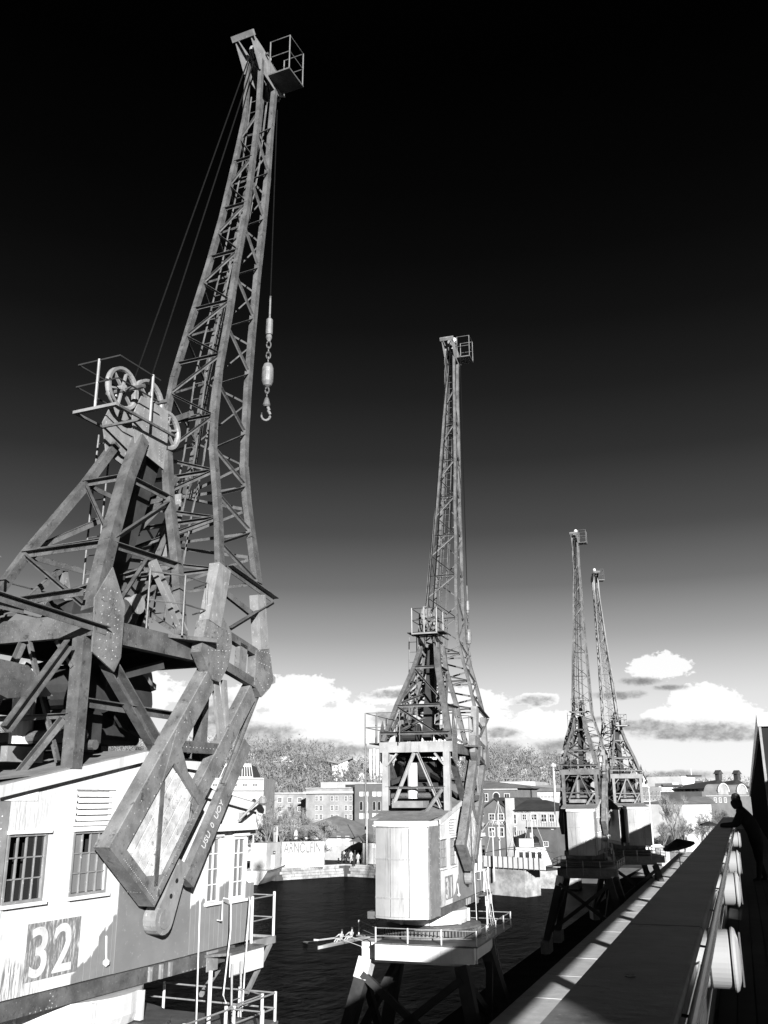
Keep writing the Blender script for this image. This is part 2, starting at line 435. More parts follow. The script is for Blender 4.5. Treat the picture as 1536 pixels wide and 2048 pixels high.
for k in range(-2, 10):
    b = MB(); b.box((5.0, 15.1+9.1*k-.27, GZ), (5.35, 15.1+9.1*k+.27, ZB-.01)); rel(obj('column', b, tb, m='concrete'), tb)
b = MB(); b.box((-.62, -8, -1.76), (1.1, 100, -1.70)); rel(obj('terrace_slab', b, tb, m='concrete'), tb)
# the taller end block on the right
eb = empty('end_block', 'tall dark block at the right edge with a sunlit top', 'building', (.9, 35, GZ))
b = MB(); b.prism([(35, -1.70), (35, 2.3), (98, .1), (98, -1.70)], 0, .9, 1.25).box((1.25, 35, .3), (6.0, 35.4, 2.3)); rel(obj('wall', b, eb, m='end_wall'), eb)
b = MB(); b.prism([(34.85, 2.305), (34.85, 2.75), (98, .54), (98, .105)], 0, .80, 1.3).box((1.3, 34.85, 2.3), (6.0, 35.45, 2.75)); rel(obj('parapet', b, eb, m='white_steel'), eb)
b = MB(); b.box((5.0, 36.01, ZB), (5.35, 98, ZB+.4)); rel(obj('tie_beam', b, tb, m='far_brick_dark'), tb)
b = MB()
b.box((.82, 34.9, -1.7), (.9, 34.98, 2.29)); rel(obj('downpipe', b, eb, m='steel_pale'), eb)
# lower gallery of precast slabs, seen lit over the coping
LG = -5.7
gal = MB(); gal.box((-6.95, 6, LG-.35), (4.9, 112, LG-.16)); gb = kind(obj('lower_gallery', gal, m='ground_mat'), 'structure')
y0 = 4.6+6.9
k = 0
while y0 < 110:
    b = MB(); b.box((-6.86, y0+.03, LG-.155), (-3.0, y0+3.85-.03, LG+R.uniform(-.004, .004))); o = obj('slab', b, gb, m='slab_concrete'); y0 += 3.87
b = MB(); b.box((-6.94, 6, LG-.155), (-6.88, 112, LG-.02)); obj('edge_beam', b, gb, m='ground_mat')

# terrace deck boards
dk = kind(obj('terrace_deck', MB().box((-.36, -4, -1.699), (1.1, 60, -1.69)), m='deck_mat'), 'structure')
xx = -.34
bm_ = MB().box((0, 0, 0), (.135, 40, .028)); dme = fixn(bm_.mesh('deck_board', 'deck_mat'))
i = 0
while xx < .95:
    obj('deck_board', dme, dk, loc=(xx, -4+(i % 3)*.6, -1.689)); xx += .145; i += 1

# parapet: coping, panels, rail, lamps
pr = empty('parapet', 'long dark parapet with broad coping running away along the terrace', 'parapet', (-.42, 10, -1.7))
yy = -2.0; seg = [3.1, 4.4, 5.5, 7.2, 8.2, 9.5]
while yy < 33.0:
    b = MB(); L = 3.6
    b.prism([(-.595, -.655), (-.245, -.655), (-.235, -.62), (-.245, -.6), (-.595, -.6)], 1, yy+.004, yy+L-.004)
    o = rel(obj('coping', b, pr, m='coping_mat', bevel=.006), pr); yy += L
yy = -2.0
while yy < 33:
    b = MB(); b.prism([(-.56, -1.7), (-.38, -1.7), (-.345, -.66), (-.56, -.66)], 1, yy+.006, yy+1.8-.006); rel(obj('panel', b, pr, m='panel'), pr); yy += 1.8
b = MB(); b.tube([(-.205, -2, -.665), (-.205, 33, -.665)], .021, 12); rel(obj('handrail', b, pr, m='rail_metal'), pr)
b = MB(); b.tube([(-.325, -2, -.93), (-.325, 33, -.93)], .006, 6); b.tube([(-.325, -2, -1.28), (-.325, 33, -1.28)], .006, 6); rel(obj('tension_wire', b, pr, m='rail_metal'), pr)
yy = 2.2
while yy < 32:
    b = MB(); b.tube([(-.345, yy, -.76), (-.25, yy, -.77), (-.205, yy, -.70)], .007, 6); rel(obj('rail_bracket', b, pr, m='rail_metal'), pr); yy += 1.8
labels = ['nearest round white lamp on the inside of the parapet', 'second round lamp along the parapet, half in shadow', 'third round lamp along the parapet, in full sun', 'farthest round lamp near the end of the parapet']
for i, y in enumerate(lampY):
    l = empty('wall_lamp', labels[i], 'lamp', (-.36, y, -.93), 0, 'round lamps along the parapet')
    b = MB(); b.lathe([(.155, 0), (.165, .012), (.165, .20), (.155, .212)], (0, 0, 0), 0, 36); o = obj('drum', b, l, m='lamp_white', smooth=False)
    b = MB(); b.lathe([(.171, .088), (.171, .096)], (0, 0, 0), 0, 36); obj('seam', b, l, m='steel_dark')
    b = MB(); b.lathe([(.178, .216), (.181, .226), (.17, .240), (.12, .256), (.05, .262)], (0, 0, 0), 0, 36); obj('cover', b, l, m='lamp_white')
    b = MB(); b.box((.262, -.010, -.15), (.272, .010, .15)); obj('hinge', b, l, m='rail_metal')
    b = MB(); b.box((-.03, -.19, -.19), (-.002, .19, .12)); obj('back_plate', b, l, m='panel')
    b = MB()
    for s in (-1, 1): b.tube([(.05, s*.166, -.02), (.05, s*.176, -.02)], .012, 8)
    obj('screw', b, l, m='rail_metal')

# ------------------------------------------------------------------ the cranes
G32 = 6.54; G31 = 5.79       # height of the house floor above the quay
def lerp(a, b, t): return a+(b-a)*t
DIRA = (.62, .785); DIRP = (.785, -.62); BO = (1.31, 1.68)
def AP(a, p): return (BO[0]+DIRA[0]*a+DIRP[0]*p, BO[1]+DIRA[1]*a+DIRP[1]*p)
JIB = [(18.83, 5.96, .64, .18), (17.3, 5.93, .55, .18), (15.85, 5.69, .63, .24), (14.35, 5.43, .66, .31), (12.96, 5.10, .77, .36), (11.4, 4.73, .86, .47), (10.16, 4.42, 1.01, .53), (8.98, 4.27, 1.06, .58),
       (8.45, 4.23, 1.05, .62), (7.64, 4.07, 1.02, .84), (6.82, 3.83, 1.07, 1.1), (5.95, 3.62, 1.2, 1.31)]
def build_crane(root, H, kz=1.0, mu=0.0, number='32', near=True, hook_at=None):
    V = lambda u, v, z: Vector((v, u, z+H))
    def B(name, p, q, w, d=None, sec='box', m='steel', out=None, par=root): return bar(par, name, V(*p), V(*q), w, d, sec, m, Vector((out[1], out[0], out[2])) if out else None)
    def poly(name, pts, v0, v1, m='steel', par=root, bevel=0):
        b = MB(); b.prism([(u, z+H) for u, z in pts], 0, v0, v1); return obj(name, b, par, m=m, bevel=bevel)
    rv = MB()
    def rivets(pts, v, n=(1, 0, 0), r=.014):
        for u, z in pts: rv.knob((v, u, z+H), r, n)
    def rline(a, b_, n, v, r=.014):
        rivets([(lerp(a[0], b_[0], i/(n-1)), lerp(a[1], b_[1], i/(n-1))) for i in range(n)], v, r=r)
    # ---------------- jib
    def js(z):
        for (z1, u1, d1, w1), (z0, u0, d0, w0) in zip(JIB, JIB[1:]):
            if z0 <= z <= z1:
                t = (z-z0)/(z1-z0); u, d, w = lerp(u0, u1, t), lerp(d0, d1, t), lerp(w0, w1, t); break
        else: u, d, w = JIB[-1][1:]
        zz = z
        if z > 8.45: zz = 8.45+(z-8.45)*kz; u += (z-8.45)*mu
        return u, u+d, w, zz
    zs = [5.95, 6.82, 7.64, 8.45, 8.98, 10.16, 11.4, 12.96, 14.35, 15.85, 17.3, 18.83]
    for a, c in zip(zs, zs[1:]):
        ua, fa, wa, za = js(a); uc, fc, wc, zc = js(c)
        cw = .12 if c < 16 else .10
        if c <= 8.46: cw = .16
        for s in (1, -1):
            B('jib_chord', (ua, s*wa, za), (uc, s*wc, zc), cw, .1, 'box', 'steel', (0, s, 0))
            B('jib_chord', (fa, s*wa, za), (fc, s*wc, zc), cw+.015, .11, 'box', 'steel', (0, s, 0))
    # lacing in zigzag on the four faces
    lz = [5.95, 6.45, 6.95, 7.45, 7.95, 8.45]+[8.45+(17.3-8.45)*i/13 for i in range(1, 14)]
    for i, (a, c) in enumerate(zip(lz, lz[1:])):
        ua, fa, wa, za = js(a); uc, fc, wc, zc = js(c)
        low = c <= 8.46
        th = .06 if low else .038
        sec = 'angle'
        for s in (1, -1):
            if i % 2: B('lacing_bar', (ua, s*wa, za), (fc, s*wc, zc), th, .05, sec, 'steel', (0, s, 0))
            else: B('lacing_bar', (fa, s*wa, za), (uc, s*wc, zc), th, .05, sec, 'steel', (0, s, 0))
        if i % 2:
            B('lacing_bar', (ua, -wa, za), (uc, wc, zc), th, .05, sec, 'steel', (-1, 0, 0)); B('lacing_bar', (fa, wa, za), (fc, -wc, zc), th, .05, sec, 'steel', (1, 0, 0))
        else:
            B('lacing_bar', (ua, wa, za), (uc, -wc, zc), th, .05, sec, 'steel', (-1, 0, 0)); B('lacing_bar', (fa, -wa, za), (fc, wc, zc), th, .05, sec, 'steel', (1, 0, 0))
        if i % 2 == 0:
            B('cross_tie', (ua, -wa, za), (ua, wa, za), th, .07, sec, 'steel', (-1, 0, 0))
            if low: B('cross_tie', (fa, -wa, za), (fa, wa, za), th, .07, sec, 'steel', (1, 0, 0))
    # gusset plates at the wide ties
    for z in (6.45, 7.45):
        ua, fa, wa, za = js(z); b = MB(); b.box((-.13, ua-.012, za-.12+H), (.13, ua+.012, za+.12+H)); obj('gusset_plate', b, root, m='steel_pale')
    # ladder inside the jib, hand lines and luffing ropes
    def ladder(pts, wdir, w, par=root, rung=.3, name='ladder', m='steel'):
        lad = MB(); wv = Vector(wdir)*w/2
        P = [V(*p) for p in pts]
        for s in (1, -1): lad.tube([p+wv*s for p in P], .018, 6)
        lo = obj(name, lad, par, m=m)
        rg = MB()
        for p, q in zip(P, P[1:]):
            n = max(1, int((q-p).length/rung))
            for i in range(n):
                c = p.lerp(q, (i+.5)/n); rg.tube([c-wv, c+wv], .009, 5)
        kind(obj('rungs', rg, lo, m=m), 'stuff'); return lo
    pts = []
    for z in (5.2, 7.0, 8.45, 10.2, 13, 16, 18.0):
        u, f, w, zz = js(max(z, 5.95)); zz = z if z < 5.95 else zz
        pts.append((u+.16, -.02, zz))
    ladder(pts, (1, 0, 0), .26)
    b = MB()
    for dv, du in ((.10, .3), (-.14, .3), (.02, .38)):
        b.tube([V(u+du, dv, z) for u, _, z in pts], .013, 5)
    obj('hand_line', b, root, m='steel')
    # head: side plates with sheaves, beak, cage
    ut, ft, wt, zt = js(18.83); uk, fk, wk, zk = js(17.3)
    for s in (1, -1):
        poly('head_plate', [(ut-.1, zt-.35), (ut-.55, zt+.25), (ut-.48, zt+.36), (ut-.05, zt+.32), (ft+.3, zt+.10), (ft+.42, zt-.25), (ft+.1, zt-.45)], s*(wt+.03)-.012, s*(wt+.03)+.012, 'steel_pale')
        B('jib_chord', (ut, s*wt, zt), (ut-.05, s*wt, zt+.2), .11, .08, 'box', 'steel_pale')
    def sheave(u, z, v, r, par=root, m='steel_pale', spokes=6, name='sheave'):
        b = MB(); b.lathe([(r-.05, -.045), (r, -.05), (r, -.025), (r-.035, 0), (r, .025), (r, .05), (r-.05, .045), (r-.07, .02), (r-.07, -.02)], (v, u, z+H), 0, 28)
        so_ = obj(name, b, par, m=m)
        # open ring: the lathe closes its ends, so drop the two end caps
        me = so_.data; bm = bmesh.new(); bm.from_mesh(me)
        bmesh.ops.delete(bm, geom=[f for f in bm.faces if len(f.verts) > 4], context='FACES_ONLY')
        vs_ = list(bm.verts); n = 28
        bm.verts.ensure_lookup_table()
        for k in range(n): bm.faces.new((bm.verts[k], bm.verts[(k+1) % n], bm.verts[8*n+(k+1) % n], bm.verts[8*n+k]))
        bmesh.ops.recalc_face_normals(bm, faces=bm.faces); bm.to_mesh(me); bm.free()
        b = MB()
        for k in range(spokes):
            a = math.pi*2*k/spokes+.3; b.beam((v, u, z+H), (v, u+math.cos(a)*(r-.06), z+H+math.sin(a)*(r-.06)), .03, .05, (1, 0, 0))
        b.lathe([(.07, -.06), (.07, .06)], (v, u, z+H), 0, 12)
        obj('spoke', b, so_, m=m); return so_
    sheave(ut+.1, zt+.22, 0, .28); sheave(ft+.22, zt-.15, .0, .26)
    B('head_pin', (ut+.1, -wt-.12, zt+.22), (ut+.1, wt+.12, zt+.22), .07, .07, 'round')
    B('head_beam', (ut-.55, -wt-.1, zt+.28), (ut-.55, wt+.12, zt+.28), .13, .1, 'box', 'steel_pale')
    b = MB(); b.lathe([(.03, 0), (.11, .04), (.14, .15), (.1, .25), (.02, .3)], (.05, ft-.1, zt+.55+H), 2, 12)
    if near: b = MB(); b.lathe([(.02, 0), (.05, .03), (.05, .1), (.02, .13)], (.05, ft-.1, zt+.45+H), 2, 10)
    obj('beacon', b, root, m='far_white')
    B('beacon_stem', (ft-.1, .05, zt+.1), (ft-.1, .05, zt+.56), .04, .04, 'round')
    zt -= .05
    cg = obj('head_cage', MB().box((wt+.05, ft-.40, zt-.22+H), (wt+.62, ft+.28, zt-.18+H)), root, m='steel')
    b = MB(); x0, x1, ya, yb, z0 = wt+.07, wt+.6, ft-.38, ft+.26, zt-.2+H
    for x, y in ((x0, ya), (x1, ya), (x0, yb), (x1, yb)): b.tube([(x, y, z0), (x, y, z0+.95)], .018, 6)
    for h in (.5, .95): b.tube([(x0, ya, z0+h), (x1, ya, z0+h), (x1, yb, z0+h), (x0, yb, z0+h)], .013, 6)
    obj('cage_rail', b, cg, m='steel')
    # ---------------- tower
    n0, n1, n2, n3 = (.85, 1.10, 4.75), (1.41, .81, 5.92), (2.16, .42, 7.26), (2.62, .27, 8.1)
    f0, f1, f2, f3 = (2.95, 1.10, 4.75), (3.12, .81, 5.95), (3.29, .42, 7.22), (3.3, .3, 8.1)
    for s in (1, -1):
        S = lambda p: (p[0], p[1]*s, p[2])
        for a, c in ((n0, n1), (n1, n2), (n2, n3)): B('tower_leg', S(a), S(c), .205 if s > 0 else .14, .2 if s > 0 else .13, 'box', 'steel', (0, s, 0))
        for a, c in ((f0, f1), (f1, f2), (f2, f3)): B('tower_leg', S(a), S(c), .15, .14, 'box', 'steel', (0, s, 0))
        B('side_rail', S(n2), S(f2), .085, .09, 'angle', 'steel', (0, s, 0))
        B('side_rail', S(n1), S(f1), .095, .1, 'angle', 'steel', (0, s, 0))
        B('diagonal', S((1.5, .82, 6.0)), S((3.2, .45, 7.1)), .085, .08, 'angle', 'steel', (0, s, 0))
        B('diagonal', S((1.1, 1.12, 4.6)), S((2.25, .86, 5.85)), .085, .08, 'angle', 'steel', (0, s, 0))
        B('diagonal', S((2.35, .86, 5.85)), S((2.98, 1.08, 4.8)), .13, .1, 'channel', 'steel_pale', (0, s, 0))
        poly('head_gusset', [(2.45, 7.9), (3.22, 7.75), (3.27, 8.3), (3.24, 8.85), (2.5, 8.85), (2.3, 8.4)], s*.31-.012, s*.31+.012, 'steel_pale')
        poly('gusset_plate', [(.78, 4.95), (.82, 4.2), (1.3, 3.98), (1.42, 4.2), (1.42, 4.95), (1.1, 5.45)], s*1.2-.012, s*1.2+.012, 'steel_plate')
        if s > 0:
            rline((2.55, 8.25), (2.62, 7.95), 5, .325); rline((2.68, 8.35), (2.75, 7.95), 5, .325); rline((3.15, 8.5), (3.15, 7.85), 12, .325, .011); rline((3.07, 8.5), (3.07, 7.85), 12, .325, .011)
            for k in range(3): rline((.95+.14*k, 5.1), (.95+.14*k, 4.15), 9, 1.213)
            rline((1.3, 4.85), (1.3, 4.2), 6, 1.213)
    B('rear_rail', (n2[0], -n2[1], n2[2]), n2, .085, .09, 'angle', 'steel', (-1, 0, 0)); B('rear_rail', (n1[0], -n1[1], n1[2]), n1, .095, .1, 'angle', 'steel', (-1, 0, 0))
    B('diagonal', (n2[0], -.4, 7.22), (1.5, .78, 6.0), .075, .07, 'angle', 'steel', (-1, 0, 0)); B('diagonal', (n1[0], -.8, 5.9), (.95, 1.0, 4.8), .08, .08, 'angle', 'steel', (-1, 0, 0))
    B('front_rail', (f2[0], -f2[1], f2[2]), f2, .085, .09, 'angle', 'steel', (1, 0, 0)); B('front_rail', (f1[0], -f1[1], f1[2]), f1, .095, .1, 'angle', 'steel', (1, 0, 0))
    B('diagonal', (f2[0], .4, 7.2), (f1[0], -.8, 5.98), .07, .07, 'angle', 'steel', (1, 0, 0)); B('diagonal', (f1[0], -.8, 5.9), (f0[0], 1.0, 4.8), .07, .07, 'angle', 'steel', (1, 0, 0))
    B('rack_beam', (3.2, 0, 8.1), (2.2, 0, 4.9), .36, .3, 'box', 'steel_dark'); 
    B('inner_strut', (1.5, -.8, 6.0), (3.1, 0, 6.6), .08, .08, 'angle'); B('inner_strut', (1.6, .6, 6.0), (3.1, -.6, 6.0), .08, .08, 'angle'); B('inner_strut', (1.0, -1.0, 4.9), (2.9, .3, 5.9), .1, .1, 'angle')
    B('inner_strut', (3.1, -.7, 6.0), (4.0, 0, 7.9), .1, .1, 'box'); B('luffing_strut', (2.9, 0, 8.4), (4.35, 0, 9.3), .09, .09, 'box'); B('luffing_strut', (3.1, .0, 5.0), (4.1, .0, 7.4), .16, .12, 'channel')
    # apex plates between the sheaves
    sheave(2.42, 9.02, -.05, .38); sheave(3.12, 9.06, -.05, .40); sheave(3.5, 8.62, .1, .36)
    B('head_pin', (2.45, -.4, 9.0), (2.45, .4, 9.0), .08, .08, 'round'); B('head_pin', (3.1, -.4, 8.98), (3.1, .4, 8.98), .08, .08, 'round')
    # top platform with railing
    pl = obj('top_platform', MB().box((-.34, 1.62, 8.30+H), (.55, 1.69, 8.35+H)), root, m='steel_pale')
    b = MB(); b.box((-.34, 1.695, 8.3+H), (-.30, 2.6, 8.34+H)); b.box((.51, 1.695, 8.3+H), (.55, 3.2, 8.34+H)); b.box((-.295, 2.3, 8.3+H), (.505, 2.34, 8.34+H)); obj('edge_bar', b, pl, m='steel')
    if not near:
        b = MB(); b.box((-.5, 1.66, 8.355+H), (.75, 2.36, 8.385+H)); obj('floor_plate', b, pl, m='steel_dark')
    b = MB()
    q = [(-.33, 2.6), (-.33, 1.64), (.53, 1.64), (.53, 2.7)]
    for h in (.42, .82): b.tube([(x, y, 8.36+h+H) for x, y in q], .014, 6)
    obj('railing', b, pl, m='steel_dark')
    for x, y in ((.1, 1.64), (.53, 2.5), (-.33, 1.64), (-.33, 2.6), (.53, 1.66)):
        if near and (x, y) in ((-.33, 1.64), (.53, 1.66)): continue
        b = MB(); b.tube([(x, y, 8.34+H), (x, y, 9.20+H)], .024, 6); obj('railing_post', b, pl, m='steel_pale')
    ladder([(2.74, -.62, 8.4), (2.70, -.62, 7.0), (2.72, -.66, 4.75)], (1, 0, 0), .28, m='steel')
    # ---------------- deck
    dkp = obj('deck_beam', MB().box((.98, .85, 4.40+H), (1.14, 3.95, 4.72+H)), root, m='steel'); rel_ = None
    obj('deck_beam', MB().box((-1.14, .85, 4.40+H), (-.98, 3.95, 4.72+H)), root, m='steel')
    obj('deck_beam', MB().box((-1.2, .78, 4.42+H), (1.2, .9, 4.74+H)), root, m='frame_pale' if not near else 'steel')
    obj('deck_beam', MB().box((-1.2, 3.9, 4.4+H), (1.2, 4.05, 4.72+H)), root, m='steel')
    obj('deck_plate', MB().box((-1.6, .95, 4.70+H), (.96, 3.85, 4.735+H)), root, m='steel_dark')
    B('top_flange', (.55, 1.2, 4.98), (.9, -1.2, 5.02), .1, .1, 'angle', 'steel', (-1, 0, 0))
    # outrigger with railing round the deck
    dr = MB()
    for h in (.45, .9):
        dr.tube([(-.4, .55, 4.75+h+H), (-1.6, .55, 4.75+h+H), (-1.6, 3.8, 4.75+h+H), (-1.2, 4.1, 4.75+h+H)], .014, 6)
        dr.tube([(1.0, 2.2, 4.75+h+H), (1.3, 2.7, 4.75+h+H), (1.3, 3.3, 4.75+h+H), (.9, 3.5, 4.75+h+H)], .014, 6)
    obj('deck_railing', dr, root, m='steel')
    for x, y in ((-.45, .55), (-1.2, .55), (-1.6, .55), (-1.6, 1.6), (-1.6, 2.7), (-1.6, 3.8), (1.3, 2.7), (1.3, 3.3), (1.0, 2.2)):
        b = MB(); b.tube([(x, y, 4.7+H), (x, y, 5.66+H)], .018, 6); obj('railing_post', b, root, m='steel')
    b = MB(); b.add([(1.15, 2.55, 4.72+H), (1.15, 3.75, 4.72+H), (1.55, 3.3, 4.72+H), (1.15, 2.55, 4.66+H), (1.15, 3.75, 4.66+H), (1.55, 3.3, 4.66+H)], [(0, 1, 2), (5, 4, 3), (0, 3, 4, 1), (1, 4, 5, 2), (2, 5, 3, 0)])
    obj('side_landing', b, root, m='steel')
    B('landing_pole', (.6, -1.6, 4.7), (.6, -1.6, 2.0), .06, .06, 'round')
    # winches and motors on and under the deck
    def drum(u, v0, v1, z, r, m='steel_dark', name='winch_drum'):
        b = MB(); b.lathe([(r*1.25, v0), (r*1.25, v0+.05), (r, v0+.06), (r, v1-.06), (r*1.25, v1-.05), (r*1.25, v1)], (0, u, z+H), 0, 18); return obj(name, b, root, m=m)
    drum(1.9, -.6, .5, 3.9, .33); drum(2.9, -.7, .3, 3.75, .38); drum(2.3, -.9, -.3, 5.1, .25); drum(2.6, .1, .5, 5.25, .13, 'steel_pale', 'gear_wheel'); drum(2.2, .3, .55, 5.05, .16, 'steel', 'gear_wheel')
    b = MB(); b.box((-.95, 2.0, 3.1+H), (.1, 3.4, 3.6+H)); b.box((-.5, 1.3, 3.0+H), (.6, 1.9, 3.5+H)); b.box((-1.0, 2.9, 3.6+H), (-.2, 3.6, 4.35+H)); obj('motor_case', b, root, m='steel_dark', bevel=.05)
    b = MB(); b.tube([V(.8+.3, -.2, 3.02), V(1.1, -.2, 4.1)], .16, 14); obj('vent_pipe', b, root, m='white_steel')
    b = MB(); b.tube([V(1.1, -.9, 3.1), V(1.15, .9, 3.12)], .09, 10); b.tube([V(1.4, -.9, 3.0), V(1.4, .9, 3.0)], .07, 10); obj('cross_pipe', b, root, m='steel')
    # support frame under the deck
    for s in (1, -1):
        S = lambda p: (p[0], p[1]*s, p[2]); pm = 'steel' if near else 'frame_pale'
        B('frame_post', S((.85, 1.0, 2.66)), S((.85, 1.0, 4.42)), .2, .19, 'box', pm, (-1, 0, 0))
        B('frame_post', S((3.75, 1.0, 2.8)), S((3.75, 1.0, 4.42)), .17, .16, 'box', 'steel')
        B('frame_brace', S((1.3, 1.0, 4.15)), S((2.6, 1.0, 2.98)), .21, .16, 'channel', 'steel', (0, s, 0))
        B('frame_brace', S((3.7, 1.0, 4.3)), S((2.7, 1.0, 2.95)), .12, .1, 'box', 'steel', (0, s, 0))
        B('frame_rail', S((.9, .95, 3.55)), S((3.7, .95, 3.5)), .12, .1, 'angle', 'steel', (0, s, 0))
        B('knee', S((.8, .95, 4.0)), S((.8, .62, 4.38)), .14, .05, 'box', pm)
        B('frame_brace', (.83, s*.05, 4.4), (.83, s*.78, 2.75), .1, .07, 'angle', pm if not near else 'steel', (-1, 0, 0))
        B('cross_brace', S((1.0, .9, 3.5)), S((2.8, -.9, 4.3)), .14, .1, 'box', 'steel_dark'); B('cross_brace', S((3.6, .9, 2.9)), S((1.6, -.8, 4.2)), .16, .1, 'box', 'steel_dark')
    B('frame_rail', (.8, -1, 3.35), (.8, .95, 3.35), .07, .07, 'angle', 'steel', (-1, 0, 0))
    B('frame_brace', (.8, .85, 3.3), (.62, .35, 2.6), .1, .08, 'angle', 'steel', (-1, 0, 0))
    b = MB(); b.box((-.65, .35, 2.75+H), (.35, 1.0, 2.95+H)); obj('roof_hatch', b, root, m='felt_roof')
    if near:
        B('rear_post', (-.95, .95, 2.4), (-.95, .95, 4.72), .26, .22, 'box', 'steel_pale'); B('rear_tie', (-1.0, 1.08, 4.68), (1.05, 1.22, 4.52), .11, .1, 'angle', 'steel', (0, 1, 0))
        B('rear_tie', (-1.0, -.2, 4.9), (.9, -.2, 4.9), .1, .1, 'angle', 'steel', (0, 1, 0)); B('frame_brace', (.6, .95, 4.3), (-.35, .95, 3.1), .13, .1, 'channel', 'steel', (0, 1, 0))
        b = MB(); b.prism([(-.9, 4.0), (.1, 3.95), (.6, 3.6), (-.2, 3.5), (-.9, 3.7)], 0, .2, .8); 
        for i_ in range(len(b.v)): b.v[i_] = (b.v[i_][0], b.v[i_][1], b.v[i_][2]+H)
        obj('cowl', b, root, m='steel')
        B('frame_brace', (-.9, -.8, 4.3), (.8, -.8, 2.6), .3, .1, 'box', 'black_paint'); B('frame_brace', (-.9, -.8, 2.5), (.6, -.8, 4.1), .3, .1, 'box', 'black_paint')
    # ---------------- jib foot, tail arms and ballast, on both sides
    for s in (1, -1):
        a_, c_ = (1.26, 1.36) if s > 0 else (-1.36, -1.26)
        S = lambda p: (p[0], p[1]*s, p[2])
        poly('pivot_plate', [(3.09, 4.5), (3.2, 5.03), (3.64, 5.16), (3.93, 4.95), (3.97, 4.7), (3.88, 4.36), (3.67, 4.08), (3.45, 4.1)], a_-.06, c_+.03, 'steel_plate')
        poly('pivot_plate', [(4.76, 4.75), (5.18, 4.85), (5.36, 4.3), (5.25, 4.15), (4.97, 3.96), (4.74, 4.15)], a_-.05, c_+.02, 'steel_plate')
        B('jib_leg', S((3.65, 1.3, 6.0)), S((3.43, 1.3, 5.0)), .36, .2, 'box', 'steel_pale', (0, s, 0))
        B('jib_leg', S((4.85, 1.3, 5.75)), S((5.02, 1.3, 4.8)), .26, .18, 'box', 'steel_pale', (0, s, 0))
        B('nose_bar', S((3.8, 1.33, 6.02)), S((5.36, 1.33, 5.74)), .09, .12, 'angle', 'steel', (0, s, 0)); B('nose_bar', S((3.92, 1.33, 4.98)), S((5.36, 1.33, 5.72)), .08, .1, 'angle', 'steel', (0, s, 0))
        B('nose_bar', S((3.85, 1.28, 5.6)), S((4.85, 1.28, 5.35)), .1, .06, 'box', 'steel', (0, s, 0))
        B('foot_tie', S((3.9, 1.3, 4.9)), S((4.82, 1.3, 4.72)), .13, .12, 'box', 'steel', (0, s, 0)); B('foot_tie', S((3.85, 1.3, 4.38)), S((4.82, 1.3, 4.18)), .15, .12, 'box', 'steel', (0, s, 0))
        poly('web_plate', [(4.28, 4.82), (4.5, 4.78), (4.46, 4.24), (4.24, 4.3)], a_, c_, 'steel_plate')
        poly('hook_eye', [(5.36, 4.4), (5.46, 4.36), (5.46, 4.26), (5.34, 4.22)], a_, c_, 'steel_pale')
        poly('tail_arm', [AP(0, 0), AP(3.35, .02), AP(3.2, .36), AP(1.9, .345), AP(0, .325)], a_-.15, c_, 'steel_plate', bevel=.012)
        poly('tail_arm', [AP(1.55, 1.05), AP(4.05, 1.1), AP(3.95, 1.4), AP(1.55, 1.335)], a_-.1, c_-.02, 'steel_plate', bevel=.012)
        poly('cross_bar', [(2.78, 3.12), (3.85, 3.12), (3.85, 2.95), (2.78, 2.95)], a_, c_-.03, 'steel')
        poly('brace_bar', [(3.62, 4.15), (3.74, 4.2), (4.1, 3.1), (3.9, 3.1)], a_-.02, c_-.06, 'steel_pale'); poly('brace_bar', [(3.9, 4.15), (4.0, 4.15), (4.22, 3.0), (4.1, 3.0)], a_-.02, c_-.06, 'steel_pale')
        bx = poly('ballast_box', [AP(0, .33), AP(1.76, .33), AP(1.76, 1.33), AP(0, 1.33)], a_-.13, c_-.06, 'steel_dark')
        poly('end_plate', [AP(-.03, 0), AP(.16, 0), AP(.16, 1.335), AP(-.03, 1.335)], a_-.16, c_+.012, 'steel_plate', bx)
        poly('side_plate', [AP(.16, 1.245), AP(1.78, 1.245), AP(1.78, 1.34), AP(.16, 1.34)], a_-.15, c_+.012, 'steel_plate', bx)
        poly('head_strip', [AP(1.66, .33), AP(1.79, .33), AP(1.79, 1.24), AP(1.62, 1.24)], a_-.15, c_+.012, 'steel_plate', bx)
        for k in range(5):   # timber infill
            p0 = .345+k*.18; p1 = p0+.156
            out_ = c_-.045+R.uniform(0, .012) if s > 0 else a_+.045-R.uniform(0, .012)
            tops = (1.64, 1.64) if k < 4 else (1.6, 1.36)
            lo_, hi_ = (c_-.06, out_) if s > 0 else (out_, a_+.06)
            poly('ballast_plank', [AP(.165, p0), AP(tops[0], p0), AP(tops[1], p1), AP(.165, p1)], lo_, hi_, 'ballast_plank', bx)
        v1, v2 = (c_-.03, c_-.012) if s > 0 else (a_+.012, a_+.03)
        poly('strap', [AP(.17, 1.17), AP(.23, 1.235), AP(1.36, .37), AP(1.27, .335)], v1, v2, 'steel', bx)
        poly('corner_plate', [AP(1.655, 1.08), AP(1.655, 1.24), AP(1.32, 1.242)], v1, v2, 'steel_plate', bx)
        poly('corner_plate', [AP(.165, .92), AP(.42, 1.24), AP(.165, 1.24)], v1, v2, 'steel_plate', bx)
        poly('corner_plate', [AP(2.05, .05), AP(1.80, .66), AP(1.67, .55), AP(1.66, .33), AP(1.3, .30)], (c_+.001) if s > 0 else a_-.02, (c_+.014) if s > 0 else a_-.001, 'steel_plate', bx)
